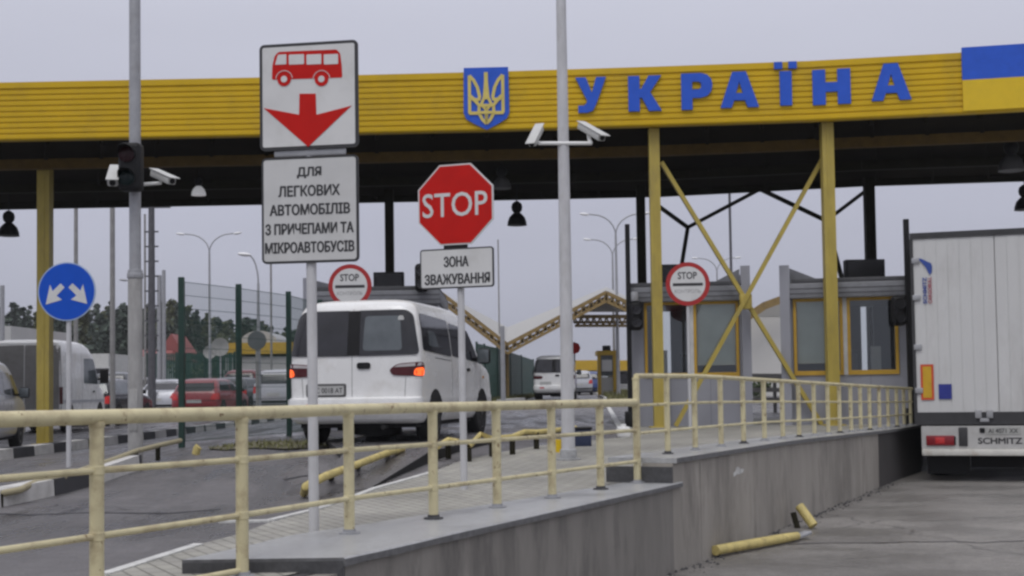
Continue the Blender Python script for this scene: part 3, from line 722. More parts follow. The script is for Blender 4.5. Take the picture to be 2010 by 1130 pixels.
_A = [(.5, 1), (.32, 1), (0, 0), (.29, 0), (.36, .2), (.5, .2), (.5, .40), (.41, .40), (.5, .72)]
GLYPH = {'У': [[(0, 1), (.34, 1), (.53, .56), (.68, 1), (1, 1), (.66, .22), (.56, .06), (.38, 0), (.08, 0), (.08, .2), (.27, .2), (.36, .27), (.37, .35)]],
         'К': [[(0, 0), (0, 1), (.34, 1), (.34, .63), (.40, .64), (.62, 1), (1, 1), (.66, .53), (1, 0), (.62, 0), (.41, .38), (.34, .38), (.34, 0)]],
         'Р': [[(0, 0), (.35, 0), (.35, 1), (0, 1)], [(.35, 1), (.64, 1), (.84, .95), (.97, .82), (1, .66), (.96, .5), (.83, .37), (.62, .32), (.35, .32), (.35, .55), (.56, .55), (.64, .6), (.64, .72), (.56, .77), (.35, .77)]],
         'А': [_A, [(1 - x, y) for x, y in _A][::-1]], 'І': [[(0, 0), (1, 0), (1, 1), (0, 1)]],
         'Н': [[(0, 0), (0, 1), (.34, 1), (.34, .63), (.66, .63), (.66, 1), (1, 1), (1, 0), (.66, 0), (.66, .36), (.34, .36), (.34, 0)]]}
for ch, x0, x1, y0, y1 in (('У', 1130, 1190, 153, 223), ('К', 1233, 1298, 150, 220), ('Р', 1337, 1398, 145, 217), ('А', 1413, 1488, 142, 213), ('І', 1530, 1553, 141, 209), ('Н', 1595, 1668, 137, 207), ('А', 1710, 1786, 126, 199)):
    fr = fframe((x0 + x1) / 2, (y0 + y1) / 2); s_ = fr.c.y / F
    lm = MB()
    for poly in GLYPH[ch]: lm.prism([((u - .5) * (x1 - x0) * s_, (v - .5) * (y1 - y0) * s_) for u, v in poly], fr, .05, .10)
    lm.build('letter', M_letterblue, fascia, True, label='blue letter ' + ch)
    if ch == 'І':
        for dx in (-14, 14):
            MB().prism([(x * s_ + dx * s_, y * s_ + 46 * s_) for x, y in ((-8, -7), (8, -7), (8, 7), (-8, 7))], fr, .05, .10).build('letter_dot', M_letterblue, fascia, True)
# national emblem on a blue shield
fr = fframe(955, 193); s_ = fr.c.y / F
sh = [(x * s_, y * s_) for x, y in ((-44, 60), (44, 60), (45, -30), (40, -42), (22, -53), (0, -64), (-22, -53), (-40, -42), (-45, -30))]
shield = MB().prism(sh, fr, .048, .085).build('shield', M_letterblue, fascia, True)
mm = MB()
def em(pts, w_, k=0.0): mm.prism(ribbon([(x * s_, y * s_) for x, y in pts], w_ * 1.25 * s_), fr, .08, .1 + k)
# (the emblem's strokes are laid on the shield as raised metal; sub-part of the fascia)
for sg in (-1, 1):
    em([(sg * 33, 44), (sg * 33, -31)], 5)
    em([(sg * 33, 44), (sg * 24, 34), (sg * 17, 20), (sg * 13, 2), (sg * 15, -6)], 5, .002)
    em([(sg * 34, -31), (sg * 14, -31)], 5, .003)
    em([(sg * 15, -6), (sg * 24, -4), (sg * 33, 4)], 6, .004)
    em([(sg * 24, -4), (sg * 14, -16), (sg * 15, -30), (sg * 8, -44), (0, -52)], 5, .005)
    em([(0, 48), (sg * 2, 20), (sg * 4, 0), (sg * 10, -14)], 4.5, .006)
    em([(sg * 10, -14), (sg * 1, -24), (0, -50)], 4.5, .007)
em([(0, 50), (0, -4)], 6, .009)
em([(-14, -16), (14, -16)], 4.5, .010); em([(-15, -30), (15, -30)], 4.5, .011)
mm.build('emblem', M_gold, fascia, True)
# painted flag panel
mb_, my_ = MB(), MB()
flp = [1903, 1960, 2060, 2170, 2290]
for mbx, za, zb in ((mb_, 7.02, 7.60), (my_, 6.47, 7.018)):
    vs = []
    for px in flp:
        p = fpt(px); tn = (fpt(px + 20) - fpt(px - 20)).normalized(); nn = Vector((tn.y, -tn.x, 0))
        vs += [p + nn * d + Vector((0, 0, z)) for d, z in ((.058, za), (.09, za), (.09, zb), (.058, zb))]
    k = len(flp); fs = [(0, 1, 2, 3), tuple(4 * k - 4 + j for j in (3, 2, 1, 0))]
    for i in range(k - 1):
        for j in range(4): fs.append((4 * i + j, 4 * i + (j + 1) % 4, 4 * i + 4 + (j + 1) % 4, 4 * i + 4 + j))
    mbx.add(vs, fs)
mb_.build('flag_panel', M_letterblue, canopy, True, label='blue upper half of the flag panel')
my_.build('flag_panel', M_flagyel, canopy, True, label='yellow lower half of the flag panel')
# roof deck, beams
BKY = [(-900, 33.2), (0, 32.7), (1285, 32.2), (1700, 30.9), (2000, 30.5), (2900, 29.4)]
def bpt(px):
    Y = tab(BKY, px); return Vector(((px - 1005) / F * Y, Y, 0))
m = MB(); vs = []; xs2 = list(range(-900, 2901, 200))
for px in xs2:
    a, b = fpt(px) + Vector((0, 0.16, 0)), bpt(px)
    vs += [(a.x, a.y, 6.48), (a.x, a.y, 6.75), (b.x, b.y, 6.75), (b.x, b.y, 6.45)]
fs = []
for i in range(len(xs2) - 1):
    for j in range(4): fs.append((4 * i + j, 4 * i + (j + 1) % 4, 4 * i + 4 + (j + 1) % 4, 4 * i + 4 + j))
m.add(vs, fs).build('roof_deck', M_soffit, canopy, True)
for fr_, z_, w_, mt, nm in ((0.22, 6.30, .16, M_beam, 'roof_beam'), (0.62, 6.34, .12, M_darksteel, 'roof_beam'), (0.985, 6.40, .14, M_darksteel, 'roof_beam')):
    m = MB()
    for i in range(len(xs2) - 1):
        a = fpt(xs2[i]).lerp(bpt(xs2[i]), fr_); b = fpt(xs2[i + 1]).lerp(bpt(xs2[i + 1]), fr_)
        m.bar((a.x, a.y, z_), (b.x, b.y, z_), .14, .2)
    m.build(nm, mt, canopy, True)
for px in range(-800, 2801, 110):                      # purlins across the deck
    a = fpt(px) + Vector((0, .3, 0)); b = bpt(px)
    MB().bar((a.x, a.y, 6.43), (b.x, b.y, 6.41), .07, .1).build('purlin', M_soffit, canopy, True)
def column(px, py, Y, w_, ztop, mat_, z=None):
    q = P(px, py, Y); zb = gz(q.x, Y) if z is None else z
    m = MB(); h = w_ / 2
    m.box((q.x - h, Y - h, zb - .05), (q.x + h, Y + h, ztop))
    m.box((q.x - h * .22, Y - h - .012, zb), (q.x + h * .22, Y - h + .01, ztop))       # seam strip between the two channels
    m.build('column', mat_, canopy, True)
    MB().bevbox((q.x - h - .08, Y - h - .08, zb - .02), (q.x + h + .08, Y + h + .08, zb + .03), .01).build('column_base', mat_, canopy, True)
    return Vector((q.x, Y, zb))
column(88, 868, 26.6, .25, 6.36, M_yellow)
column(1294, 838, 24.25, .19, 6.44, M_yellow)
column(1637, 838, 23.95, .21, 6.44, M_yellow)
column(-520, 868, 26.6, .25, 6.36, M_yellow)
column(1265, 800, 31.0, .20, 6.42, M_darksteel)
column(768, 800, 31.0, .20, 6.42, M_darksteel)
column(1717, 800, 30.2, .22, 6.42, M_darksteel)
def brace(pts, Y, w_, mat_, dy=0.0):
    for (a, b) in pts:
        MB().bar(P(*a, Y + dy), P(*b, Y + dy), w_, w_ * .7, side=(0, 1, 0)).build('brace', mat_, canopy, True)
brace([((1298, 318), (1612, 832))], 24.35, .105, M_yellow)
brace([((1617, 306), (1326, 836))], 24.22, .105, M_yellow)
MB().bevbox((-.13, -.1, -.16), (.09, .02, .12), .02, Matrix.Translation(P(1465, 590, 24.3))).build('gusset', M_yellow, canopy, True)
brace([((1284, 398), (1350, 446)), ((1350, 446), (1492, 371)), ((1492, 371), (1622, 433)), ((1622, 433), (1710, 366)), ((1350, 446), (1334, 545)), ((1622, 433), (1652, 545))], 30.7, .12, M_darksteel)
brace([((610, 290), (640, 545))], 30.9, .11, M_darksteel) if False else None
# ------------------------------------------------------------------ lamps hanging from the canopy
def hanging_lamp(px, py, Y, wpx, label, shade=M_black, ztop=6.40):
    p = P(px, py, Y); r = wpx / 2 * Y / F
    t = thing('hanging_lamp', p, label, 'lamp', group='lamps hanging under the canopy roof')
    MB().lathe([(r * 1.05, 0), (r, .03 * r), (r * .98, r * .35), (r * .8, r * .85), (r * .42, r * 1.25), (r * .3, r * 1.3)], n=24).build('lamp_shade', shade, t)
    MB().lathe([(r * .28, r * 1.25), (r * .52, r * 1.55), (r * .58, r * 1.9), (r * .5, r * 2.25), (r * .2, r * 2.5)], n=20).build('housing', M_black, t)
    MB().tube([(0, 0, r * 2.4), (0, 0, ztop - p.z)], .012, 6).build('cord', M_black, t)
M_greyshade = mat('grey_lamp_shade', (0.09, 0.09, 0.09), 0.5)
hanging_lamp(17, 463, 30, 40, 'black bell lamp hanging left of the left yellow column')
hanging_lamp(1015, 442, 30, 38, 'black bell lamp hanging between the stop sign and the pale light pole')
hanging_lamp(2012, 412, 29.5, 40, 'black bell lamp hanging above the trailer roof')
hanging_lamp(390, 383, 27.5, 28, 'small lamp with a bright white shade under the dark canopy roof', glow('bright_shade', (0.95, 0.96, 1.0), 0.22, (0.8, 0.8, 0.8)))
hanging_lamp(985, 370, 27.0, 36, 'dim grey lamp under the dark roof right of the stop sign', M_greyshade)
hanging_lamp(1986, 335, 26.0, 50, 'dim grey lamp under the dark roof below the flag panel', M_greyshade)
# ------------------------------------------------------------------ road signs
def panel(root, fr, w_, h_, rad, border=True, bw=0.022, name='sign_panel', face=None):
    bd = MB().prism(rrect(w_, h_, rad, 6), fr, -.012, .004).build(name, M_signblack if border else M_galv, root, True)
    MB().prism(rrect(w_ - 2 * bw, h_ - 2 * bw, max(.01, rad - bw), 6), fr, .002, .007).build('face', face or M_signwhite, bd, True)
    return bd
# tall direction sign for minibuses
Y = 8.87; foot = P(615, 1065, Y); zf = gz(foot.x, Y)
s_ = Y / F; yaw = R(-9.4); cw = 1 / math.cos(yaw)
t = thing('road_sign', (foot.x, Y, zf), 'tall white sign with a red minibus, a red arrow and a lettered plate below', 'road sign')
c1 = P(606, 187.5, Y); c2 = P(608.5, 411, Y)
MB().tube([(foot.x, Y + .045, zf - .1), (foot.x - 0.01, Y + .045, c1.z + .3)], .0345, 16).build('pole', M_polewhite, t, True)
f1, f2 = Frame((c1.x, Y, c1.z), yaw), Frame((c2.x, Y, c2.z), yaw)
W1, H1 = 200 * s_ * cw, 213 * s_
bd = panel(t, f1, W1, H1, .035, name='sign_panel')
U = lambda x, y: ((x - 606) * s_ * cw, (187.5 - y - (x - 606) * 0.05) * s_)
def up(pts): return [U(x, y) for x, y in pts]
bus = roundpoly(up([(532, 156), (533, 128), (538, 108), (546, 100), (664, 96), (671, 104), (674, 128), (675, 152)]), .012)
pg = MB().prism(bus, f1, .006, .0095)
for wxp in (557, 633):
    pg.prism([(U(wxp, 155)[0] + a, U(wxp, 155)[1] + b) for a, b in circle(14 * s_, 28)], f1, .0065, .0115)
pgo = pg.build('pictogram', M_red, bd, True)
wn = MB()
for x0, x1 in ((541, 562), (567, 598), (603, 633), (638, 667)):
    k = 4 if x0 == 541 else 0
    wn.prism(roundpoly(up([(x0 - k * .6, 126), (x0 + k, 106), (x1, 105), (x1, 125)]), .006), f1, .0085, .0115)
for wxp in (557, 633):
    wn.prism([(U(wxp, 155)[0] + a, U(wxp, 155)[1] + b) for a, b in circle(6.5 * s_, 20)], f1, .0095, .0135)
    wn.prism(ribbon([(U(wxp, 155)[0] + 17 * s_ * math.cos(R(g)), U(wxp, 155)[1] + 17 * s_ * math.sin(R(g))) for g in range(5, 176, 10)], .004), f1, .008, .0125)
wn.build('pictogram_windows', M_signwhite, bd, True)
ar = up([(588, 184), (621, 184), (622, 226), (693, 208), (605, 290), (515, 213), (587, 226)])
MB().prism([ar[0], ar[1], ar[2], ar[6]], f1, .006, .010).prism([ar[6], ar[2], ar[3], ar[4], ar[5]], f1, .006, .0101).build('arrow', M_red, bd, True)
W2, H2 = 196 * s_ * cw, 211 * s_
bd2 = panel(t, f2, W2, H2, .035, bw=.016, name='text_plate', face=mat('plate_grey_white', (0.54, 0.54, 0.53), 0.4, var=0.05, scale=3, dirt=(0.40, 0.39, 0.37), dirt_amt=0.3, dscale=4))
for txt, x0, x1, y0, y1 in (('ДЛЯ', 583, 633, 326, 349), ('ЛЕГКОВИХ', 545, 670, 362, 385), ('АВТОМОБІЛІВ', 527, 690, 399, 422), ('З ПРИЧЕПАМИ ТА', 518, 697, 437, 460), ('МІКРОАВТОБУСІВ', 517, 698, 474, 497)):
    xm, ym = (x0 + x1) / 2, (y0 + y1) / 2
    u_, v_ = (xm - 608.5) * s_ * cw, (411 - ym) * s_
    hw, hh = (x1 - x0) / 2 * s_ * cw, (y1 - y0) / 2 * s_
    text(txt, 'lettering', M_signblack, f2, (u_ - hw, u_ + hw, v_ - hh, v_ + hh), .006, .0085, bd2, bold=0.008, thick=.035)
MB().bevbox((-.25, .008, -.02), (.25, .03, .02), .004, Matrix.Translation(P(607, 299, Y)) @ Matrix.Rotation(yaw, 4, 'Z')).build('bracket', M_galv, t, True)

# stop sign with the weighing plate
Y = 12.4; foot = P(911, 970, Y); zf = gz(foot.x, Y); s_ = Y / F; yaw = R(-20); cw = 1 / math.cos(yaw)
t = thing('stop_sign', (foot.x, Y, zf), 'red octagonal STOP sign with a white lettered plate under it', 'stop sign')
c1 = P(894, 401, Y); c2 = P(896.5, 526, Y)
MB().tube([(foot.x, Y + .045, zf - .1), (foot.x - .012, Y + .045, c1.z + .28)], .033, 14).build('pole', M_polewhite, t, True)
f1, f2 = Frame((c1.x, Y, c1.z), yaw), Frame((c2.x, Y, c2.z), yaw)
ro = 80 * s_ / math.cos(math.pi / 8)
octo = MB().prism(circle(ro, 8, a0=math.pi / 8), f1, -.012, .003).build('sign_panel', M_signwhite, t, True)
MB().prism(circle(ro * .963, 8, a0=math.pi / 8), f1, .001, .006).build('red_face', M_red, octo, True)
text('STOP', 'lettering', M_signwhite, f1, (-66 * s_ * cw, 64 * s_ * cw, -24 * s_, 24 * s_), .005, .009, octo, bold=0.006)
W2, H2 = 147 * s_ * cw, 79 * s_
bd2 = panel(t, f2, W2, H2, .03, bw=.014, name='text_plate')
for txt, x0, x1, y0, y1 in (('ЗОНА', 871, 921, 502, 524), ('ЗВАЖУВАННЯ', 832, 963, 536, 558)):
    u_, v_ = ((x0 + x1) / 2 - 896.5) * s_ * cw, (526 - (y0 + y1) / 2 - ((x0 + x1) / 2 - 896) * .03) * s_
    hw, hh = (x1 - x0) / 2 * s_ * cw, (y1 - y0) / 2 * s_
    text(txt, 'lettering', M_signblack, f2, (u_ - hw, u_ + hw, v_ - hh, v_ + hh), .006, .0085, bd2, bold=0.008, thick=.035)
MB().bevbox((-.12, .008, -.02), (.12, .03, .02), .004, Matrix.Translation(P(893, 484, Y)) @ Matrix.Rotation(yaw, 4, 'Z')).build('bracket', M_black, t, True)

# blue keep-either-side sign
Y = 15.85; foot = P(133, 908, Y); zf = gz(foot.x, Y); s_ = Y / F
t = thing('round_sign', (foot.x, Y, zf), 'round blue sign with two white arrows pointing down to both sides', 'road sign')
c1 = P(131, 572, Y); f1 = Frame((c1.x, Y, c1.z), R(-3))
MB().tube([(foot.x, Y + .04, zf - .1), (foot.x, Y + .04, c1.z + .2)], .03, 14).build('pole', M_polewhite, t, True)
d = MB().prism(circle(58 * s_, 48), f1, -.012, .003).build('sign_panel', mat('sign_rim_pale_blue', (0.35, 0.45, 0.62), 0.4), t, True)
MB().prism(circle(55.5 * s_, 48), f1, .001, .006).build('blue_face', M_blue, d, True)
for sg in (-1, 1):
    A = lambda a, b: (sg * a * s_, b * s_)
    pts = [A(4, 8), A(12, 16), A(28, 1), A(33, 14), A(41.5, -25), A(9, -16), A(20, -8)]
    MB().prism([pts[0], pts[1], pts[2], pts[6]], f1, .005, .009).prism([pts[2], pts[3], pts[4], pts[5], pts[6]], f1, .005, .0092).build('arrow', M_signwhite, d, True)

# two round control signs
def control_sign(px, py, r, Y, label, pfoot):
    s_ = Y / F; c1 = P(px, py, Y); f1 = Frame((c1.x, Y, c1.z), R(-4)); foot = P(*pfoot, Y); zf = gz(foot.x, Y)
    t = thing('control_sign', (foot.x, Y, zf), label, 'road sign', group='round control stop signs')
    MB().tube([(c1.x, Y + .04, zf - .1), (c1.x, Y + .04, c1.z + .2)], .028, 12).build('pole', M_polewhite, t, True)
    d = MB().prism(circle(r * s_, 48), f1, -.012, .003).build('sign_panel', M_dullred, t, True)
    MB().prism(circle(r * .80 * s_, 48), f1, .001, .006).build('white_face', M_signwhite, d, True)
    MB().prism([(x * s_ * r, y * s_ * r) for x, y in ((-.68, .04), (.68, .04), (.68, -.09), (-.68, -.09))], f1, .005, .009).build('bar', M_signblack, d, True)
    text('STOP', 'lettering', M_signblack, f1, (-.45 * r * s_, .42 * r * s_, .22 * r * s_, .55 * r * s_), .005, .008, d, bold=0.02)
    text('КОНТРОЛЬ', 'lettering', mat('sign_grey_ink', (0.28, 0.28, 0.28), 0.5), f1, (-.6 * r * s_, .58 * r * s_, -.42 * r * s_, -.25 * r * s_), .005, .008, d, bold=0.0)
control_sign(1350, 557, 43, 22.2, 'round red ringed STOP control sign in front of the first booth', (1356, 840))
control_sign(687, 561, 43, 22.6, 'round red ringed STOP control sign partly hidden behind the white van roof', (690, 855))

# ------------------------------------------------------------------ light poles, cameras, traffic light
def pole(name, px, py0, py1, Y, r0, r1, mat_, label, cat='light pole', collar=None, group=None, z=None):
    q = P(px, py0, Y); zb = (gz(q.x, Y) if z is None else z); zt = P(px, py1, Y).z
    t = thing(name, (q.x, Y, zb), label, cat, group=group)
    if collar:
        zc = P(px, collar, Y).z
        MB().tube([(q.x, Y, zb - .1), (q.x, Y, zc)], [r0, r0 * .98], 18).build('pole', mat_, t, True)
        MB().tube([(q.x, Y, zc), (q.x, Y, zc + .06), (q.x, Y, zc + .065), (q.x, Y, zt)], [r0 * 1.0, r0 * 1.0, r1 * 1.06, r1], 18).build('pole', M_galv, t, True)
        MB().lathe([(r0 * 1.08, -.035), (r0 * 1.1, -.03), (r0 * 1.1, .02), (r0 * 1.08, .025)], (q.x, Y, zc), n=18).build('collar', M_galv, t, True)
        MB().bevbox((q.x - .05, Y - r0 - .006, zb + .35), (q.x + .05, Y - r0 + .03, zb + .85), .008).build('service_door', mat_, t, True)
    else:
        MB().tube([(q.x, Y, zb - .1), (q.x, Y, zt)], [r0, r1], 18).build('pole', mat_, t, True)
    return t, Vector((q.x, Y, zb))
tL, pL = pole('light_pole', 266, 903, -260, 16.0, .088, .066, M_concpole, 'tall grey stepped pole carrying a traffic light and cameras on the left', collar=540)
tR, pR = pole('light_pole', 1116, 905, -300, 15.2, .079, .050, M_polewhite, 'tall smooth pale pole with a camera bracket right of the stop sign')
MB().lathe([(.14, 0), (.14, .02), (.1, .025), (.095, .12), (.08, .13)], pR + Vector((0, 0, 0.0)), n=20).build('base_flange', M_granite, tR, True)
MB().tube([P(1057, 281, 15.15), P(1162, 281, 15.15)], .022, 10).build('camera_bracket', M_white, tR, True)

def camera(a, b, rad, Y, label, group, foot=None, sun=True):
    """box camera from tail a to nose b (photo pixels, depth)"""
    A = P(a[0], a[1], a[2]); B = P(b[0], b[1], b[2]); d = (B - A); ln = d.length; d.normalize()
    side = d.cross(Vector((0, 0, 1))).normalized(); upv = side.cross(d)
    m = Matrix(((side.x, d.x, upv.x, A.x), (side.y, d.y, upv.y, A.y), (side.z, d.z, upv.z, A.z), (0, 0, 0, 1)))
    t = thing('security_camera', A, label, 'camera', group=group)
    MB().bevbox((-rad, 0, -rad * .85), (rad, ln, rad * .75), rad * .35, m).build('housing', M_camwhite, t, True)
    MB().bevbox((-rad * 1.2, -.02, rad * .78), (rad * 1.2, ln + .07, rad * 1.0), rad * .1, m).build('sunshield', M_camwhite, t, True)
    MB().lathe([(rad * .62, ln - .004), (rad * .62, ln + .012), (rad * .5, ln + .013)], axis='Y', n=16, m=m).build('lens', M_black, t, True)
    if foot:
        Fp = P(*foot); mid = A.lerp(B, .4)
        MB().tube([mid - upv * rad * .8, Vector((mid.x, mid.y, (mid.z + Fp.z) / 2 - .03)), Fp], .022, 10).build('bracket', M_white, t, True)
G = 'box cameras on the light poles'
camera((1060, 250, 15.3), (1044, 282, 15.0), .046, 15.2, 'white box camera left of the pale pole, tilted down and to the left', G, (1060, 281, 15.15))
camera((1140, 246, 15.35), (1182, 270, 14.95), .05, 15.2, 'white box camera right of the pale pole, pointing down to the right', G, (1160, 281, 15.15))
camera((228, 333, 16.2), (221, 358, 15.7), .062, 16, 'bright white box camera left of the black traffic light', G, (240, 362, 16.0))
camera((302, 339, 16.2), (338, 355, 15.85), .055, 16, 'white box camera on the right of the stepped grey pole', G, (275, 362, 16.0))

c1 = P(257, 328, 15.82)
t = thing('traffic_light', (c1.x, c1.y, c1.z - .3), 'black unlit traffic light with two lenses on the stepped grey pole', 'traffic light')
MB().bevbox((-.135, -.1, -.29), (.135, .12, .29), .05, Matrix.Translation(c1), 3).build('housing', M_black, t, True)
for dz, nm in ((.14, 'red'), (-.14, 'green')):
    c = c1 + Vector((-.02, -.1, dz))
    MB().lathe([(.095, .0), (.095, -.02), (.06, -.03), (.01, -.035)], c, 'Y', 20).build('lens', mat('dark_lens_' + nm, (0.02, 0.004, 0.006) if nm == 'red' else (0.004, 0.012, 0.012), 0.3, spec=.2), t, True)
    vz = []
    m = MB(); n = 14
    for i in range(n + 1):
        g = R(-20 + 220 * i / n)
        for (rr, yy) in ((.108, .0), (.108, -.16 * max(.15, math.sin(g))), (.1, -.16 * max(.15, math.sin(g))), (.1, 0)):
            vz.append(c + Vector((rr * math.cos(g), yy, rr * math.sin(g))))
    fs = []
    for i in range(n):
        for j in range(4): fs.append((4 * i + j, 4 * i + (j + 1) % 4, 4 * i + 4 + (j + 1) % 4, 4 * i + 4 + j))
    m.add(vz, fs).build('visor', M_black, t, True)

# ------------------------------------------------------------------ control booths
def booth(px0, px1, Y, mirror, label, ztops=(3.30, 3.57, 3.92), turn=0):
    x0 = P(px0, 700, Y).x; x1 = P(px1, 700, Y).x; Wd = x1 - x0; D = 3.0
    zb = gz((x0 + x1) / 2, Y)
    t = thing('control_booth', ((x0 + x1) / 2, Y + D / 2, zb), label, 'booth', group='grey control booths under the canopy')
    zs, zh, zf, ztp = 1.86, *ztops
    X = (lambda a: x1 - a * Wd / 2.24) if mirror else (lambda a: x0 + a * Wd / 2.24)
    def B(a0, a1, y0, y1, z0, z1, mt, nm, bev=0.0, parent=t):
        xa, xb = sorted((X(a0), X(a1)))
        m = MB()
        (m.bevbox((xa, Y + y0, z0), (xb, Y + y1, z1), bev) if bev else m.box((xa, Y + y0, z0), (xb, Y + y1, z1)))
        return m.build(nm, mt, parent, True)
    B(0, 2.24, 0.0, .12, zb - .05, zs, M_boothpanel, 'front_wall')
    for k in (.75, 1.5): B(k - .006, k + .006, -.004, .05, zb, zs - .002, M_boothfascia, 'panel_joint')
    B(0.0, .26, 0.0, .12, zs, zh, M_boothpanel, 'corner_pillar'); B(2.06, 2.24, 0.0, .12, zs, zh, M_boothpanel, 'corner_pillar')
    B(0, .10, .12, D, zb - .05, 1.9, M_boothpanel, 'side_wall'); B(2.14, 2.24, .12, D, zb - .05, zh, M_boothpanel, 'side_wall')
    B(0, .10, 2.2, D, 1.9, zh, M_boothpanel, 'side_wall'); B(0, .10, .12, 1.75, 1.9, zh, M_boothpanel, 'side_wall')
    B(0, 2.24, D, D + .1, zb, zs, M_boothpanel, 'back_wall'); B(0, .55, D, D + .1, zs, zh, M_boothpanel, 'back_wall'); B(.78, 2.24, D, D + .1, zs, zh, M_boothpanel, 'back_wall')
    B(-.03, 2.27, -.16, D + .2, zh, zf, M_boothfascia, 'roof_fascia', .02)
    for k in range(2): B(-.033, 2.273, -.165, -.158, zh + .08 + k * .09, zh + .095 + k * .09, M_boothroof, 'fascia_groove')
    B(0, 2.05, -.05, D + .1, zf, zf + .09, M_boothroof, 'roof_sheet', .015)
    # tall end fin with a sloping stay
    fm = MB(); xa, xb = X(2.10), X(2.27)
    fm.box((min(xa, xb), Y - .18, zb - .03), (max(xa, xb), Y - .06, ztp)); fm.build('end_fin', M_boothpanel, t, True)
    q = [(X(2.10), zf + .0), (X(2.10), ztp - .02), (X(1.6), zf + .09), (X(1.6), zf)]
    fm = MB(); fm.add([(x, Y + .25, z) for x, z in q] + [(x, Y + .31, z) for x, z in q], [(0, 1, 2, 3), (4, 5, 6, 7), (0, 1, 5, 4), (1, 2, 6, 5), (2, 3, 7, 6), (3, 0, 4, 7)]); fm.build('fin_stay', M_boothfascia, t, True)
    B(2.12, 2.2, -.05, 1.2, zf + .09, ztp - .12, M_boothpanel, 'end_fin')
    # windows
    def window(a0, a1, blind, fm_):
        f_ = .055; f = MB()
        for b0, b1, z0, z1 in ((a0, a1, zs, zs + f_ * 1.5), (a0, a1, zh - f_, zh), (a0, a0 + f_, zs + f_ * 1.5, zh - f_), (a1 - f_, a1, zs + f_ * 1.5, zh - f_)):
            xa, xb = sorted((X(b0), X(b1))); f.box((xa, Y - .025, z0), (xb, Y + .08, z1))
        fo = f.build('window', fm_, t, True)
        xa, xb = sorted((X(a0 + f_), X(a1 - f_)))
        MB().box((xa, Y + .02, zs + f_ * 1.5), (xb, Y + .028, zh - f_)).build('pane', M_pane, fo, True)
        if blind:
            bm_ = MB(); n = 26; z0, z1 = zs + .22, zh - f_
            for i in range(n):
                za = lerp(z0, z1, i / n); zc = lerp(z0, z1, (i + 1) / n)
                bm_.add([(xa + .01, Y + .075, za), (xb - .01, Y + .075, za), (xb - .01, Y + .05, zc), (xa + .01, Y + .05, zc)], [(0, 1, 2, 3)])
            bm_.build('blind', M_blind, fo, True)
    window(.27, 1.13, False, M_winyel); window(1.20, 2.05, True, M_winyel)
    B(1.13, 1.20, -.02, .1, zs, zh, M_winwhite, 'mullion')
    # what stands inside: desk, screen, chair back
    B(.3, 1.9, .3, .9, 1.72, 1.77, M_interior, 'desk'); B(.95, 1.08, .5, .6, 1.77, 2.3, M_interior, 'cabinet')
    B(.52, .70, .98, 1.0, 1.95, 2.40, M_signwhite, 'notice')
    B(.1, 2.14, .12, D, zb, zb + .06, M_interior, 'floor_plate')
    if turn:
        piv = Vector((x0, Y, 0)); m_ = Matrix.Rotation(R(turn), 4, 'Z'); l_ = Vector(t.location); d_ = m_ @ Vector((l_.x - piv.x, l_.y - piv.y, 0))
        t.location = (piv.x + d_.x, piv.y + d_.y, l_.z); t.rotation_euler[2] = R(turn)
    return t
b1 = booth(1238, 1468, 25.0, False, 'grey control booth behind the X brace, first to the right of the lane', (3.28, 3.56, 3.92), -6.5)
b2 = booth(1537, 1786, 24.6, True, 'grey control booth with a clear window beside the trailer', (3.28, 3.56, 3.90), -12.5)
b3 = booth(602, 862, 25.6, True, 'grey control booth mostly hidden behind the white van', (3.35, 3.62, 3.88))

def display_board(px0, px1, py0, py1, Y, label):
    a, b = P(px0, py1, Y), P(px1, py0, Y)
    t = thing('display_board', ((a.x + b.x) / 2, Y, a.z), label, 'display board', group='black display boards on the booth roofs')
    MB().bevbox((a.x, Y, a.z), (b.x, Y + .22, b.z), .015).build('housing', M_black, t, True)
    MB().box((a.x + .04, Y - .004, a.z + .04), (b.x - .04, Y + .01, b.z - .04)).build('screen', mat('dark_screen', (0.006, 0.006, 0.007), 0.25), t, True)
    for k in (.2, .8):
        x = lerp(a.x, b.x, k); MB().box((x - .02, Y + .08, a.z - .12), (x + .02, Y + .12, a.z)).build('bracket', M_black, t, True)
display_board(733, 792, 533, 574, 26.2, 'black display board on the roof of the booth behind the van')
display_board(1297, 1346, 518, 556, 25.6, 'black display board half hidden behind the right control sign')
display_board(1661, 1737, 508, 548, 25.0, 'wide black display board on the booth roof beside the trailer')

def lane_light(px, py, Y, label):
    c = P(px, py, Y)
    t = thing('lane_signal', c, label, 'traffic light', group='black lane signals on the booths')
    MB().bevbox((-.13, -.13, -.27), (.13, .1, .27), .08, Matrix.Translation(c), 4).build('housing', M_black, t, True)
    for dz in (.12, -.12):
        MB().lathe([(.09, 0), (.095, -.03), (.07, -.02), (.01, -.03)], c + Vector((0, -.13, dz)), 'Y', 18).build('lens', mat('dark_lens', (0.012, 0.012, 0.014), 0.2), t, True)
lane_light(1248, 620, 24.7, 'black rounded lane signal at the left corner of the first booth')
lane_light(1763, 610, 23.8, 'black rounded lane signal on the booth corner next to the trailer')
lane_light(828, 545, 25.3, 'black lane signal showing behind the edge of the weighing zone plate')

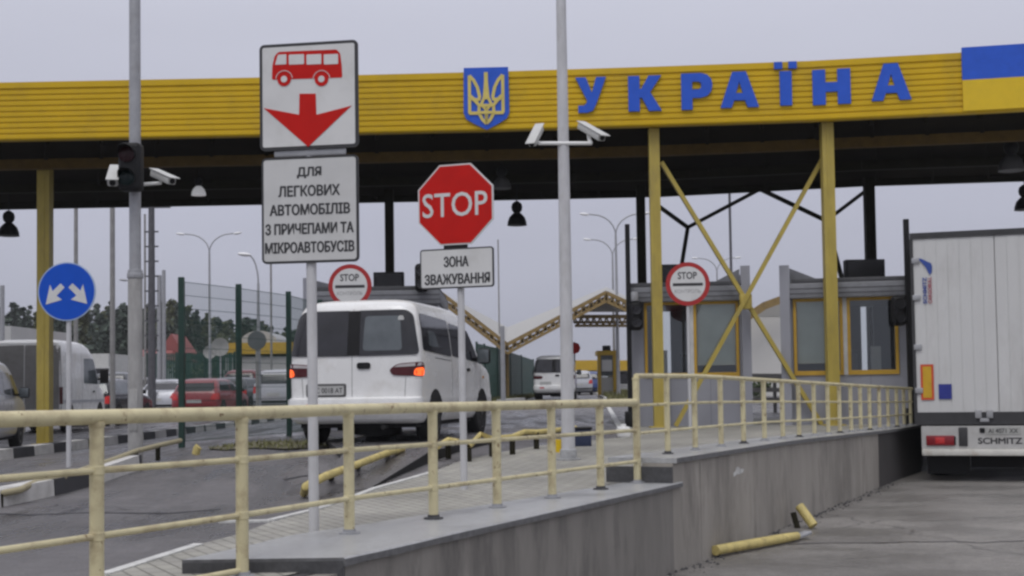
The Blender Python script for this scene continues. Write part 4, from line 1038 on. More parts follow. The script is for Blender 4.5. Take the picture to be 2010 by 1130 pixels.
def gauge_post(px0, px1, py0, py1, Y, label):
    a = P(px1, py1, Y); zt = P(px0, py0, Y).z; zb = gz(a.x, Y)
    t = thing('height_post', (a.x, Y, zb), label, 'post', group='tall dark posts at the booth corners')
    MB().bar((a.x, Y, zb - .05), (P(px0, py0, Y).x, Y, zt), .085, .085).build('post', M_darksteel if False else M_black, t, True)
    MB().bevbox((a.x - .1, Y - .1, zb), (a.x + .1, Y + .1, zb + .3), .02).build('base', M_black, t, True)
    MB().bevbox((-.06, -.1, -.09), (.07, .08, .09), .02, Matrix.Translation(Vector((lerp(P(px0, py0, Y).x, a.x, .35) + .1, Y - .06, lerp(zt, zb, .36))))).build('sensor_box', M_galv, t, True)
gauge_post(1231, 1238, 440, 845, 24.75, 'tall dark post with a small grey box at the left of the first booth')
gauge_post(1778, 1790, 430, 830, 23.75, 'tall dark post with a small grey box right beside the trailer edge')

# ------------------------------------------------------------------ green mesh fence
def fence_panel(a, b, h, zoff=0.0, sv=0.05, rv=.0028):
    m = MB(); a, b = Vector(a), Vector(b); ln = (b - a).length; n = max(2, int(ln / sv))
    for i in range(n + 1):
        p = a.lerp(b, i / n); m.bar(p + Vector((0, 0, .05)), p + Vector((0, 0, h)), rv * 2, rv * 2, side=(1, 0, 0))
    k = int(h / .2)
    for j in range(k + 1):
        z = .06 + (h - .07) * j / k
        d = (b - a).normalized(); side = Vector((-d.y, d.x, 0))
        m.bar(a + Vector((0, 0, z)), b + Vector((0, 0, z)), rv * 2.2, rv * 2.6)
    return m
def green_fence(pts, h, label, dense=False, group=None):
    t = thing('mesh_fence', (pts[0].x, pts[0].y, pts[0].z), label, 'fence', group=group)
    for p in pts: MB().bevbox((-.045, -.03, -.1), (.045, .03, h + .06), .008, Matrix.Translation(p), 1).build('fence_post', M_fencedark, t, True)
    for a, b in zip(pts, pts[1:]):
        if dense:
            m = MB(); d = (b - a); ln = d.length; d.normalize(); n = max(3, int(ln / .11)); s = Vector((-d.y, d.x, 0))
            for i in range(n):
                p = a + d * (ln * (i + .5) / n); m.bar(p + Vector((0, 0, .06)), p + Vector((0, 0, h)), .085, .012, side=d)
            for z in (.3, h * .5, h - .15): m.bar(a + Vector((0, 0, z)) + s * .03, b + Vector((0, 0, z)) + s * .03, .03, .04)
            m.build('slat_panel', M_fence, t, True)
        else:
            fence_panel(a, b, h).build('mesh_panel', M_fence, t, True)
fp = []
for px, py, Y in ((357, 890, 19.5), (470, 880, 21.0), (568, 876, 22.7)):
    q = P(px, py, Y); fp.append(Vector((q.x, Y, gz(q.x, Y))))
d_ = fp[2] - fp[1]
for k in range(1, 4): q = fp[2] + Vector((.25 * k * .9, 2.2 * k, 0)); fp.append(Vector((q.x, q.y, gz(q.x, q.y))))
green_fence(fp, 2.42, 'green wire mesh fence with dark green posts between the two lanes')
fq = []
for px, Y in ((935, 50), (950, 53), (975, 58), (1000, 65), (1022, 73), (1046, 84)):
    x = (px - 1005) / F * Y; fq.append(Vector((x, Y, gz(x, Y))))
green_fence(fq, 2.3, 'dense dark green slatted fence beyond the front of the white van', True)
bf = [Vector((x, y, gz(x, y))) for x, y in ((-19.6, 71), (-18.0, 71), (-16.5, 71), (-15.0, 71.5))]
green_fence(bf, 2.9, 'dark green slatted fence behind the parked red cars', True)
# ------------------------------------------------------------------ vehicles
class Body:
    """car body as a stack of rounded horizontal sections: rows (z, half width, rear y, front y, rear radius, front radius)"""
    def __init__(s, rows): s.rows = rows
    def sec(s, z):
        r = s.rows
        if z <= r[0][0]: return r[0][1:]
        for a, b in zip(r, r[1:]):
            if z <= b[0]:
                t = (z - a[0]) / (b[0] - a[0]); return tuple(a[i] + (b[i] - a[i]) * t for i in range(1, 6))
        return r[-1][1:]
    def rear(s, a, z, off=0.0):
        w_, r, f, rc, fc = s.sec(z); sg = 1 if a >= 0 else -1; a = abs(a)
        if a <= w_ - rc: return Vector((sg * a, r - off, z))
        g = min((a - (w_ - rc)) / rc, math.pi / 2); ex = max(0, (a - (w_ - rc)) - rc * math.pi / 2)
        return Vector((sg * (w_ - rc + (rc + off) * math.sin(g)), r + rc - (rc + off) * math.cos(g) + ex, z))
    def front(s, a, z, off=0.0):
        w_, r, f, rc, fc = s.sec(z); sg = 1 if a >= 0 else -1; a = abs(a)
        if a <= w_ - fc: return Vector((sg * a, f + off, z))
        g = min((a - (w_ - fc)) / fc, math.pi / 2); ex = max(0, (a - (w_ - fc)) - fc * math.pi / 2)
        return Vector((sg * (w_ - fc + (fc + off) * math.sin(g)), f - fc + (fc + off) * math.cos(g) - ex, z))
    def side(s, y, z, off=0.0, sg=1):
        w_, r, f, rc, fc = s.sec(z)
        if y < r + rc:
            c = max(0, min(1, (r + rc - y) / rc)); x = w_ - rc + rc * math.sqrt(max(0, 1 - c * c))
        elif y > f - fc:
            c = max(0, min(1, (y - f + fc) / fc)); x = w_ - fc + fc * math.sqrt(max(0, 1 - c * c))
        else: x = w_
        return Vector((sg * (x + off), y, z))
    def mesh(s):
        m = MB(); vs = []; n = None
        zs = []
        for a, b in zip(s.rows, s.rows[1:]):
            k = max(1, int((b[0] - a[0]) / .12)); zs += [lerp(a[0], b[0], i / k) for i in range(k)]
        zs.append(s.rows[-1][0])
        for z in zs:
            w_, r, f, rc, fc = s.sec(z); half = []
            for i in range(5): half.append(((w_ - rc) * i / 5, r))
            for i in range(7): g = math.pi / 2 * i / 6; half.append((w_ - rc + rc * math.sin(g), r + rc - rc * math.cos(g)))
            for i in range(1, 11): half.append((w_, lerp(r + rc, f - fc, i / 11)))
            for i in range(7): g = math.pi / 2 * i / 6; half.append((w_ - fc + fc * math.cos(g), f - fc + fc * math.sin(g)))
            for i in range(1, 6): half.append(((w_ - fc) * (1 - i / 5), f))
            ring = half + [(-x, y) for x, y in half[-2:0:-1]]
            n = len(ring); vs += [(x, y, z) for x, y in ring]
        fs = [tuple(range(n))[::-1], tuple(len(vs) - n + j for j in range(n))]
        for i in range(len(zs) - 1):
            for j in range(n): fs.append((i * n + j, i * n + (j + 1) % n, (i + 1) * n + (j + 1) % n, (i + 1) * n + j))
        return m.add(vs, fs)
    def patch(s, kind, poly, off=.006, res=.09, sg=1, back=.012):
        """curved panel lying on the body: poly in (across, z) or (along, z)"""
        bm = bmesh.new(); f = bm.faces.new([bm.verts.new((p[0], 0, p[1])) for p in poly])
        xs = [p[0] for p in poly]; zs = [p[1] for p in poly]
        for ax, lo, hi in ((0, min(xs), max(xs)), (2, min(zs), max(zs))):
            n = int((hi - lo) / res)
            for i in range(1, n + 1):
                k = lo + (hi - lo) * i / (n + 1)
                co = (k, 0, 0) if ax == 0 else (0, 0, k); no = (1, 0, 0) if ax == 0 else (0, 0, 1)
                bmesh.ops.bisect_plane(bm, geom=bm.verts[:] + bm.edges[:] + bm.faces[:], plane_co=co, plane_no=no)
        be = [e for e in bm.edges if len(e.link_faces) == 1]
        ex = bmesh.ops.extrude_edge_only(bm, edges=be)
        for g in ex['geom']:
            if isinstance(g, bmesh.types.BMVert): g.co.y = 1
        for v in bm.verts:
            o_ = -back if v.co.y > .5 else off
            if kind == 'rear': v.co = s.rear(v.co.x, v.co.z, o_)
            elif kind == 'front': v.co = s.front(v.co.x, v.co.z, o_)
            else: v.co = s.side(v.co.x, v.co.z, o_, sg)
        return MB().frombm(bm)

def wheel(parent, x, y, r, wd, sg):
    """tyre with a rim; sg = side it faces"""
    prof = [(r * .62, -wd / 2), (r * .9, -wd / 2), (r * .98, -wd * .38), (r, -wd * .2), (r, wd * .2), (r * .98, wd * .38), (r * .9, wd / 2), (r * .62, wd / 2)]
    ty = MB().lathe(prof, (x, y, r), 'X', 28).build('wheel', M_tyre, parent)
    rm = MB().lathe([(r * .64, sg * wd * .30), (r * .62, sg * wd * .5), (r * .56, sg * wd * .5), (r * .5, sg * wd * .36), (r * .22, sg * wd * .42), (r * .16, sg * wd * .5), (r * .02, sg * wd * .5)], (x, y, r), 'X', 24)
    ro = rm.build('rim', M_rim, ty)
    return ty

VAN_ROWS = [(.30, .84, .14, 4.58, .10, .20), (.36, .885, .03, 4.66, .12, .28), (.48, .905, .0, 4.70, .13, .32), (.60, .91, .0, 4.70, .13, .34), (.63, .91, .015, 4.69, .13, .34), (.65, .905, .075, 4.66, .13, .34),
            (.95, .912, .08, 4.58, .13, .40), (1.05, .91, .082, 4.40, .13, .42), (1.12, .905, .085, 4.02, .13, .34), (1.2, .90, .09, 3.80, .13, .25), (1.5, .865, .125, 3.36, .14, .2), (1.72, .825, .165, 3.02, .16, .2),
            (1.80, .80, .185, 2.88, .18, .22), (1.86, .77, .21, 2.76, .20, .25), (1.905, .72, .26, 2.60, .22, .28), (1.935, .65, .34, 2.42, .24, .28), (1.955, .55, .46, 2.2, .25, .28), (1.968, .40, .62, 1.95, .22, .22), (1.972, .22, .8, 1.7, .12, .12)]
def arc(cx, cz, r, g0, g1, n=14): return [(cx + r * math.cos(R(lerp(g0, g1, i / n))), cz + r * math.sin(R(lerp(g0, g1, i / n)))) for i in range(n + 1)]
def passenger_van(name, label, cat, group, loc, rot, paint, lit=True, plate=True, detail=True):
    t = thing(name, loc, label, cat, rot, group=group)
    B = Body(VAN_ROWS)
    B.mesh().build('body', paint, t, ang=28)
    # rear glass: two doors
    gl = roundpoly([(-.90, 1.20), (-.022, 1.19), (-.022, 1.80), (-.70, 1.80), (-.80, 1.73)], .07)
    B.patch('rear', gl, .017, .05).build('rear_window', M_carglass, t)
    gr = [(-x, z) for x, z in gl][::-1]
    B.patch('rear', gr, .017, .05).build('rear_window', M_carglass, t)
    if detail:
        gi = roundpoly([(.13, 1.26), (.67, 1.26), (.63, 1.72), (.15, 1.72)], .05)  # paler patch laid on the opaque glass for light seen in it
        B.patch('rear', gi, .020, .05).build('rear_window', M_paleglass, t)
        B.patch('rear', roundpoly([(.60, 1.66), (.69, 1.66), (.67, 1.72), (.61, 1.72)], .02), .023).build('sticker', M_plate, t)
        B.patch('rear', [(-.024, .655), (-.018, .655), (-.018, 1.90), (-.024, 1.90)], .002).build('door_seam', M_seam, t)
        for sg in (-1, 1): B.patch('rear', [(sg * .70, .655), (sg * .706, .655), (sg * .72, .9), (sg * .714, .9)], .002).build('door_seam', M_seam, t)
        B.patch('rear', [(-.12, 1.775), (.12, 1.775), (.12, 1.79), (-.12, 1.79)], .006).build('door_seam', M_seam, t) if False else None
    B.patch('rear', [(-.085, 1.197), (.085, 1.197), (.085, 1.795), (-.085, 1.795)], .0185).build('door_seam', M_black, t)
    h = roundpoly([(.05, 1.02), (.235, 1.02), (.235, 1.105), (.05, 1.105)], .045)
    B.patch('rear', h, .02).build('door_handle', M_black, t)
    # tail lamps, wrapped round the corners
    for sg in (-1, 1):
        lp = roundpoly([(sg * .49, 1.0), (sg * .54, .93), (sg * .97, .91), (sg * 1.03, .96), (sg * 1.03, 1.08), (sg * .93, 1.105), (sg * .60, 1.08)], .06)
        la = B.patch('rear', lp, .014).build('tail_lamp', M_taildark, t)
        B.patch('rear', roundpoly([(sg * .56, 1.035), (sg * .80, 1.045), (sg * .99, 1.06), (sg * .93, 1.095), (sg * .62, 1.07)], .02), .017).build('clear_lens', M_tailclear, la)
        if lit: B.patch('rear', roundpoly([(sg * .82, .925), (sg * .98, .92), (sg * 1.01, .97), (sg * .98, 1.03), (sg * .84, 1.02)], .04), .018).build('lit_lens', M_lit, la)
        B.patch('rear', roundpoly([(sg * .44, .50), (sg * .64, .50), (sg * .64, .56), (sg * .44, .56)], .02), .026).build('reflector', M_tailred, t)
    # plate niche and plate on the left door
    B.patch('rear', roundpoly([(-.66, .655), (-.10, .655), (-.10, .83), (-.66, .83)], .03), .004).build('plate_niche', M_seam if detail else paint, t)
    q0, q1 = B.rear(-.62, .735, .02), B.rear(-.14, .735, .02)
    fr = Frame(((q0.x + q1.x) / 2, q0.y - .0, .74), R_=(1, 0, 0), U_=(0, .02, 1))
    pl_ = MB().prism(rrect(.50, .12, .015), fr, -.02, .004).build('number_plate', M_plate, t)
    if plate:
        q = wm(t); fw = Frame(q @ fr.c, R_=q.to_3x3() @ fr.R, U_=q.to_3x3() @ fr.U)
        text('BC 0018 AT', 'lettering', M_signblack, fw, (-.18, .235, -.036, .036), .0045, .006, pl_, bold=.01)
        MB().prism([(-.245, -.055), (-.205, -.055), (-.205, .055), (-.245, .055)], fr, .0042, .0055).build('flag_strip', M_flagyel, pl_)
    # bumper shelf and dark sill
    B.patch('rear', [(-1.02, .33), (1.02, .33), (1.02, .625), (-1.02, .625)], .022, back=.0).build('bumper', paint, t)
    # sides
    for sg in (-1, 1):
        B.patch('side', roundpoly([(.30, 1.26), (1.78, 1.20), (1.78, 1.72), (.36, 1.76)], .07), .012, .06, sg=sg).build('side_window', M_carglass, t)
        B.patch('side', roundpoly([(1.86, 1.21), (2.62, 1.18), (2.62, 1.66), (1.86, 1.69)], .06), .005, sg=sg).build('side_window', M_carglass, t)
        B.patch('side', roundpoly([(2.70, 1.18), (3.52, 1.14), (3.36, 1.30), (2.98, 1.62), (2.70, 1.64)], .05), .005, sg=sg).build('side_window', M_carglass, t)
        if detail:
            B.patch('side', roundpoly([(.62, 1.33), (1.1, 1.31), (.98, 1.52), (.66, 1.54)], .05), .015, .06, sg=sg).build('side_window', M_paleglass, t)  # same painted light patch on the side glass
            for yy, z0, z1 in ((1.82, .5, 1.78), (2.66, .5, 1.7), (3.62, .6, 1.12)): B.patch('side', [(yy - .004, z0), (yy + .004, z0), (yy + .004, z1), (yy - .004, z1)], .002, sg=sg).build('door_seam', M_seam, t)
            B.patch('side', roundpoly([(.9, 1.165), (1.75, 1.14), (1.75, 1.15), (.9, 1.175)], .004), .004, sg=sg).build('door_seam', M_seam, t)
            B.patch('side', roundpoly([(.12, .76), (.30, .76), (.30, .83), (.12, .83)], .02), .004, sg=sg).build('fuel_flap', M_seam, t) if False else None
            B.patch('side', roundpoly([(2.72, 1.0), (2.86, 1.0), (2.86, 1.05), (2.72, 1.05)], .02), .02, sg=sg).build('door_handle', M_black, t)
            B.patch('side', roundpoly([(3.75, .9), (3.83, .9), (3.83, .94), (3.75, .94)], .015), .008, sg=sg).build('side_repeater', M_amber, t)
        for yc in (.88, 3.72):
            B.patch('side', arc(yc, .35, .395, -10, 190), .004, sg=sg).build('wheel_arch', M_under, t)
            wheel(t, sg * .80, yc, .335, .21, sg)
        # mirror
        mm = MB().bevbox((-.09, -.05, -.12), (.12, .05, .12), .045, Matrix.Translation((sg * 1.03, 3.28, 1.24)), 3)
        mo = mm.build('wing_mirror', M_black, t)
        MB().bevbox((-.075, -.056, -.1), (.105, -.052, .1), .001, Matrix.Translation((sg * 1.03, 3.28, 1.24))).build('mirror_glass', M_paleglass, mo)
        MB().bar((sg * .86, 3.32, 1.18), (sg * .98, 3.3, 1.2), .06, .05).build('mirror_arm', M_black, mo)
    B.patch('front', roundpoly([(-.80, 1.16), (.80, 1.16), (.72, 1.70), (-.72, 1.70)], .06), .006).build('windscreen', M_carglass, t)
    for sg in (-1, 1): B.patch('front', roundpoly([(sg * .45, .78), (sg * .85, .80), (sg * .86, .95), (sg * .5, .94)], .04), .008).build('headlight', M_tailclear, t)
    B.patch('front', roundpoly([(-.5, .55), (.5, .55), (.5, .68), (-.5, .68)], .03), .005).build('grille', M_black, t)
    # underside and spare wheel
    u = MB(); u.box((-.80, .25, .24), (.80, 4.4, .34)); u.box((-.55, 1.0, .18), (-.3, 3.6, .26)); u.build('underbody', M_under, t)
    MB().lathe([(.2, 0), (.33, .02), (.33, .14), (.2, .16)], (.12, .75, .12), n=24).build('spare_wheel', M_tyre, t)
    MB().tube([(.42, .0, .25), (.42, .9, .25)], .03, 10).build('exhaust', M_under, t)
    return t
def at(px, Y, dz=0.0):
    x = (px - 1005) / F * Y; return Vector((x, Y, gz(x, Y) + dz))
q = at(689, 17.45); q.z = 0.965
passenger_van('passenger_van', 'white passenger van with glowing tail lamps on the weighing platform', 'van', 'passenger vans', q, R(-11.5), M_vanwhite)
passenger_van('passenger_van', 'small distant white van on the lane beyond the pale light pole', 'van', 'passenger vans', at(1086, 58.5), R(-4), M_vanwhite, lit=False, plate=False, detail=False)
M_silver = mat('silver_car_paint', (0.50, 0.51, 0.54), 0.3, metal=0.3, var=0.05, coat=0.4)
sv = passenger_van('parked_van', 'silver van cut off by the left photo edge, in front of the big panel van', 'van', 'parked vehicles on the left', Vector((-9.51, 21.75, .70)), R(11), M_silver, lit=False, plate=False, detail=False)
sv.scale = (.9, .9, .85)

# big panel van with a grey rear
def panel_van(loc, rot):
    t = thing('panel_van', loc, 'tall white panel van with grey rear doors behind the left yellow column', 'van', rot, group='parked vehicles on the left')
    B = Body([(.32, .93, .06, 5.30, .06, .3), (.45, .985, .0, 5.40, .06, .35), (.9, .99, .0, 5.36, .06, .4), (1.1, .99, .0, 5.05, .06, .4), (1.25, .985, .0, 4.62, .06, .35), (1.85, .96, .02, 4.18, .07, .35), (2.05, .95, .03, 3.95, .08, .35), (2.25, .92, .05, 3.6, .1, .4), (2.36, .87, .08, 3.2, .14, .4), (2.42, .78, .16, 2.8, .18, .4), (2.45, .6, .35, 2.3, .2, .3)])
    B.mesh().build('body', M_vanwhite, t, ang=28)
    g = mat('grey_box_doors', (0.24, 0.235, 0.225), 0.6, var=0.1, dirt=(0.14, 0.13, 0.12), dirt_amt=0.5)  # rear doors greyer than the white body
    for s in (-1, 1):
        d = B.patch('rear', roundpoly([(s * .01, .62), (s * .99, .62), (s * .955, 2.28), (s * .01, 2.3)], .04), .006).build('rear_door', g, t, label='grey rear door')
        B.patch('rear', [(s * .93, .75), (s * 1.04, .75), (s * 1.04, 1.2), (s * .93, 1.2)], .012).build('tail_lamp', M_taildark, t)
        B.patch('side', roundpoly([(2.5, 1.30), (4.3, 1.28), (4.0, 1.72), (3.75, 1.98), (2.6, 1.98)], .06), .005, sg=s).build('side_window', M_paleglass, t)
        for yy in (2.3, 1.1): B.patch('side', [(yy - .006, .5), (yy + .006, .5), (yy + .006, 2.1), (yy - .006, 2.1)], .003, sg=s).build('door_seam', M_seam, t)
        B.patch('side', [(.2, .78), (5.0, .78), (5.0, .86), (.2, .86)], .012, sg=s).build('rubbing_strip', M_silver, t)
        B.patch('side', roundpoly([(3.55, 1.05), (3.72, 1.05), (3.72, 1.1), (3.55, 1.1)], .02), .02, sg=s).build('door_handle', M_black, t)
        for yc in (.95, 4.45):
            B.patch('side', arc(yc, .36, .42, -10, 190), .004, sg=s).build('wheel_arch', M_under, t); wheel(t, s * .87, yc, .35, .22, s)
        mo = MB().bevbox((-.1, -.05, -.2), (.14, .06, .2), .04, Matrix.Translation((s * 1.12, 4.3, 1.5)), 3).build('wing_mirror', M_black, t)
        MB().bar((s * .95, 4.3, 1.4), (s * 1.05, 4.3, 1.45), .06, .05).build('mirror_arm', M_black, mo)
    B.patch('front', roundpoly([(-.85, 1.3), (.85, 1.3), (.75, 1.95), (-.75, 1.95)], .06), .006).build('windscreen', M_carglass, t)
    MB().box((-.85, .2, .24), (.85, 5.1, .36)).build('underbody', M_under, t)
    return t
pvn = panel_van(Vector((-12.72, 34.5, gz(-12.72, 34.5))), R(-1)); pvn.scale = (1, .68, 1)

def car(name, loc, rot, paint, label, kind='hatch', cat='car', tall=1.0, red=M_tailred, glass=M_carglass, sc=1.0):
    t = thing(name, loc, label, cat, rot, group='parked vehicles on the left')
    rr = {'hatch': [.03, .06, .12, .36, .52, .82], 'sedan': [.03, .10, .60, 1.12, 1.28, 1.45], 'wagon': [.03, .05, .08, .25, .36, .6]}[kind]
    k = tall
    B = Body([(.22 * k, .77, .14, 4.05, .12, .3), (.32 * k, .83, .02, 4.18, .15, .4), (.52 * k, .845, .0, 4.22, .16, .45), (.72 * k, .845, rr[0], 4.16, .17, .45), (.84 * k, .84, rr[1], 3.85, .17, .4), (.92 * k, .825, rr[1] + .03, 3.25, .17, .3), (.97 * k, .805, rr[2], 3.08, .17, .25), (1.28 * k, .69, rr[3], 2.5, .17, .2), (1.36 * k, .64, rr[4], 2.3, .18, .2), (1.41 * k, .5, rr[5], 1.95, .18, .18), (1.43 * k, .25, rr[5] + .3, 1.75, .1, .1)])
    if kind == 'sedan': B.rows.insert(5, (.90 * k, .835, .12, 3.4, .17, .3))
    B.mesh().build('body', paint, t, ang=30)
    z0, z1 = (1.0 if kind == 'sedan' else .96) * k, 1.33 * k
    B.patch('rear', roundpoly([(-.72, z0), (.72, z0), (.60, z1), (-.60, z1)], .05), .005).build('rear_window', glass, t)
    B.patch('front', roundpoly([(-.70, .99 * k), (.70, .99 * k), (.60, 1.33 * k), (-.60, 1.33 * k)], .05), .005).build('windscreen', glass, t)
    pl_ = B.patch('rear', [(-.26, .56 * k), (.26, .56 * k), (.26, .67 * k), (-.26, .67 * k)], .012).build('number_plate', M_plate, t)
    B.patch('rear', [(-.9, .30 * k), (.9, .30 * k), (.9, .42 * k), (-.9, .42 * k)], .008).build('bumper', M_black, t)
    for s in (-1, 1):
        B.patch('rear', roundpoly([(s * .58, .66 * k), (s * .93, .66 * k), (s * .96, .90 * k), (s * .66, .88 * k)], .04), .012).build('tail_lamp', red, t)
        y0 = rr[3] + .12
        B.patch('side', roundpoly([(rr[2] + .35, .98 * k), (1.72, .975 * k), (1.72, 1.32 * k), (y0 + .25, 1.32 * k)], .06), .005, sg=s).build('side_window', glass, t)
        B.patch('side', roundpoly([(1.79, .975 * k), (2.92, .975 * k), (2.45, 1.27 * k), (2.2, 1.32 * k), (1.79, 1.32 * k)], .05), .005, sg=s).build('side_window', glass, t)
        mo = MB().bevbox((-.07, -.05, -.06), (.1, .05, .07), .03, Matrix.Translation((s * .9, 2.75, 1.0 * k)), 2).build('wing_mirror', M_black, t)
        for yc in (.72, 3.32):
            B.patch('side', arc(yc, .31, .36, -10, 190), .004, sg=s).build('wheel_arch', M_under, t); wheel(t, s * .76, yc, .305, .19, s)
    MB().box((-.7, .2, .16), (.7, 4.0, .26)).build('underbody', M_under, t)
    t.scale = (sc, sc, sc)
    return t
M_carblack = mat('black_car_paint', (0.025, 0.025, 0.03), 0.25, var=0.1, coat=0.5)
M_cargrey = mat('dark_grey_car_paint', (0.075, 0.08, 0.09), 0.3, var=0.1, coat=0.5)
M_carred = mat('red_car_paint', (0.24, 0.022, 0.03), 0.3, var=0.06, coat=0.5)
M_cardred = mat('dark_red_car_paint', (0.16, 0.015, 0.02), 0.3, var=0.1, coat=0.5)
car('parked_car', at(163, 40), R(-3), M_carblack, 'black hatchback with bright red tail lamps behind the stepped grey pole', 'wagon', tall=1.02, glass=M_paleglass, red=mat('bright_tail_lamp', (0.7, 0.05, 0.05), 0.2))
car('parked_car', at(303, 52), R(-3), M_silver, 'pale silver sedan between the stepped pole and the red hatchback', 'sedan')
car('parked_car', at(379, 46.5), R(-5), M_carred, 'red hatchback behind the nearest green fence post', 'hatch', tall=1.0)
car('parked_car', at(441, 55), R(-7), M_cargrey, 'dark grey estate car right of the red hatchback', 'wagon', tall=1.03)
car('parked_car', at(467, 60), R(-4), M_cardred, 'tall dark red off-road car behind the second green fence post', 'wagon', tall=1.28, cat='off-road car')
car('parked_car', at(535, 52), R(-5), M_silver, 'silver off-road car with dark windows left of the white van', 'wagon', tall=1.22, cat='off-road car')
car('parked_car', at(585, 66), R(-5), M_cargrey, 'dark car at the far end of the row beside the white van', 'hatch', tall=1.05)
car('parked_car', at(256, 60), R(-3), M_carblack, 'low black car with a dark roof far behind the stepped grey pole', 'hatch', tall=1.08)
car('parked_car', at(212, 58), R(0), M_cargrey, 'dark estate car far back between the panel van and the stepped pole', 'wagon', tall=1.25)

# ------------------------------------------------------------------ lorry trailer on the right
TX, TY = 6.48, 21.4
tr = thing('truck_trailer', (TX, TY, rz(TY)), 'white box trailer of a lorry seen from behind at the right edge', 'trailer', R(-19))
M_trwhite = mat('trailer_white', (0.56, 0.56, 0.55), 0.42, var=0.05, scale=1.2, dirt=(0.38, 0.37, 0.35), dirt_amt=0.5, dscale=1.1, stretch=(1, 1, .35))
M_trgrey = mat('trailer_frame_dark', (0.035, 0.035, 0.037), 0.6, var=0.2)
b0 = MB(); b0.box((0, .06, 1.06), (2.55, 13.6, 3.98)); b0.build('box_body', M_trwhite, tr)
for s, x0, x1 in ((0, .035, 1.268), (1, 1.282, 2.515)):
    d = MB()
    nrb = 7; wd = (x1 - x0) / nrb
    for i in range(nrb):                         # door of shallow vertical planks
        xa = x0 + i * wd
        d.box((xa + .002, .012 if i % 2 else .015, 1.10), (xa + wd - .002, .07, 3.90))
    d.box((x0, .022, 1.10), (x1, .068, 3.90))
    do = d.build('rear_door', M_trwhite, tr)
    if s == 0:
        for z in (3.55, 2.95, 2.15, 1.45):
            MB().bevbox((-.03, -.02, -.045), (.09, .012, .045), .01, Matrix.Translation((x0 + .005, 0, z))).build('hinge', M_galv, do)
f = MB(); f.box((-.01, -.004, 3.90), (2.56, .3, 4.0)); f.box((-.012, .0, 1.0), (.035, .3, 3.9)); f.box((2.515, .0, 1.0), (2.562, .3, 3.9)); f.build('door_frame', M_trgrey, tr)
MB().box((-.01, -.012, .90), (2.56, .3, 1.098)).build('rear_sill', M_trgrey, tr)
lk = MB()
for x in (.96, 1.13): lk.bevbox((x - .05, -.05, 1.0), (x + .05, .0, 1.13), .01)
lk.bevbox((.98, -.04, .94), (1.12, -.01, 1.0), .01); lk.build('lock_handle', M_galv, tr)
ff = Frame((0, 0, 0), R_=(1, 0, 0), U_=(0, 0, 1))
mk = MB().prism([(.10, 1.30), (.30, 1.30), (.30, 1.87), (.10, 1.87)], ff, -.0, .004).build('marker_plate', mat('marker_orange_red', (0.55, 0.07, 0.02), 0.4), tr)
MB().prism([(.135, 1.335), (.265, 1.335), (.265, 1.835), (.135, 1.835)], ff, .003, .006).build('reflective_centre', mat('marker_yellow', (0.55, 0.33, 0.015), 0.4), mk)
MB().prism([(.37, 1.31), (.57, 1.31), (.57, 1.55), (.37, 1.55)], ff, -.0, .004).build('sticker', mat('sticker_navy', (0.02, 0.03, 0.22), 0.4), tr)
# maker's badge: a blue animal shape over upright lettering
lg = MB().prism([(.10, 3.60), (.16, 3.52), (.22, 3.45), (.26, 3.36), (.285, 3.31), (.32, 3.36), (.325, 3.45), (.31, 3.50), (.25, 3.53), (.18, 3.57)], ff, 0, .004).build('badge', mat('badge_blue', (0.03, 0.07, 0.30), 0.4), tr)
q = wm(tr)
def wfr(c, r_, u_): return Frame(q @ Vector(c), R_=q.to_3x3() @ Vector(r_), U_=q.to_3x3() @ Vector(u_))
text('SCHMITZ', 'lettering', mat('badge_ink', (0.07, 0.10, 0.30), 0.4), wfr((.20, 0, 3.08), (0, 0, 1), (-1, 0, 0)), (-.23, .2, -.035, .03), .0, .004, lg, bold=.03)
text('CARGOBULL', 'lettering', mat('badge_red', (0.35, 0.08, 0.10), 0.4), wfr((.28, 0, 3.08), (0, 0, 1), (-1, 0, 0)), (-.23, .2, -.03, .03), .0, .004, lg, bold=.02)
# rear light beam
lb = MB(); lb.box((.09, -.05, .52), (2.46, .05, .88)); lbo = lb.build('light_beam', mat('light_beam_white', (0.45, 0.445, 0.43), 0.45, var=.08, dirt=(.3, .28, .25), dirt_amt=.5), tr)
for x0 in (.16, 1.86):
    la = MB().bevbox((x0, -.075, .57), (x0 + .43, -.045, .73), .02).build('tail_lamp', mat('trailer_lamp_red', (0.22, 0.012, 0.018), 0.2), tr)
    MB().bevbox((x0 + .14, -.079, .60), (x0 + .28, -.070, .70), .01).build('lens', M_tailred, la)
    MB().bevbox((x0 + .42, -.075, .58), (x0 + .45, -.045, .72), .01).build('end_cap', M_black, la)
MB().bevbox((.655, -.07, .56), (.79, -.04, .86), .02).build('bracket', M_trgrey, tr)
pl_ = MB().box((1.06, -.058, .745), (1.58, -.049, .862)).build('number_plate', mat('grey_number_plate', (0.36, 0.36, 0.34), 0.5), tr)
text('AI 4071 XX', 'lettering', M_signblack, wfr((1.32, -.058, .803), (1, 0, 0), (0, 0, 1)), (-.22, .22, -.036, .036), .0, .003, pl_, bold=.01)
MB().bevbox((.97, -.07, .77), (1.05, -.04, .85), .02).build('plate_lamp', M_black, tr)
text('SCHMITZ', 'lettering', M_signblack, wfr((1.30, -.05, .645), (1, 0, 0), (0, 0, 1)), (-.36, .30, -.052, .052), .0, .003, lbo, thick=.05)
MB().bevbox((.09, -.09, .41), (2.46, .02, .515), .015).build('underrun_bar', mat('underrun_white', (0.62, 0.61, 0.56), 0.5, var=.08, dirt=(.3, .2, .12), dirt_amt=.5, dscale=5), tr)
MB().box((.825, .35, .2), (1.715, .362, .9)).build('shadow_panel', M_under, tr)  # dark panel added to deepen the shadow under the trailer
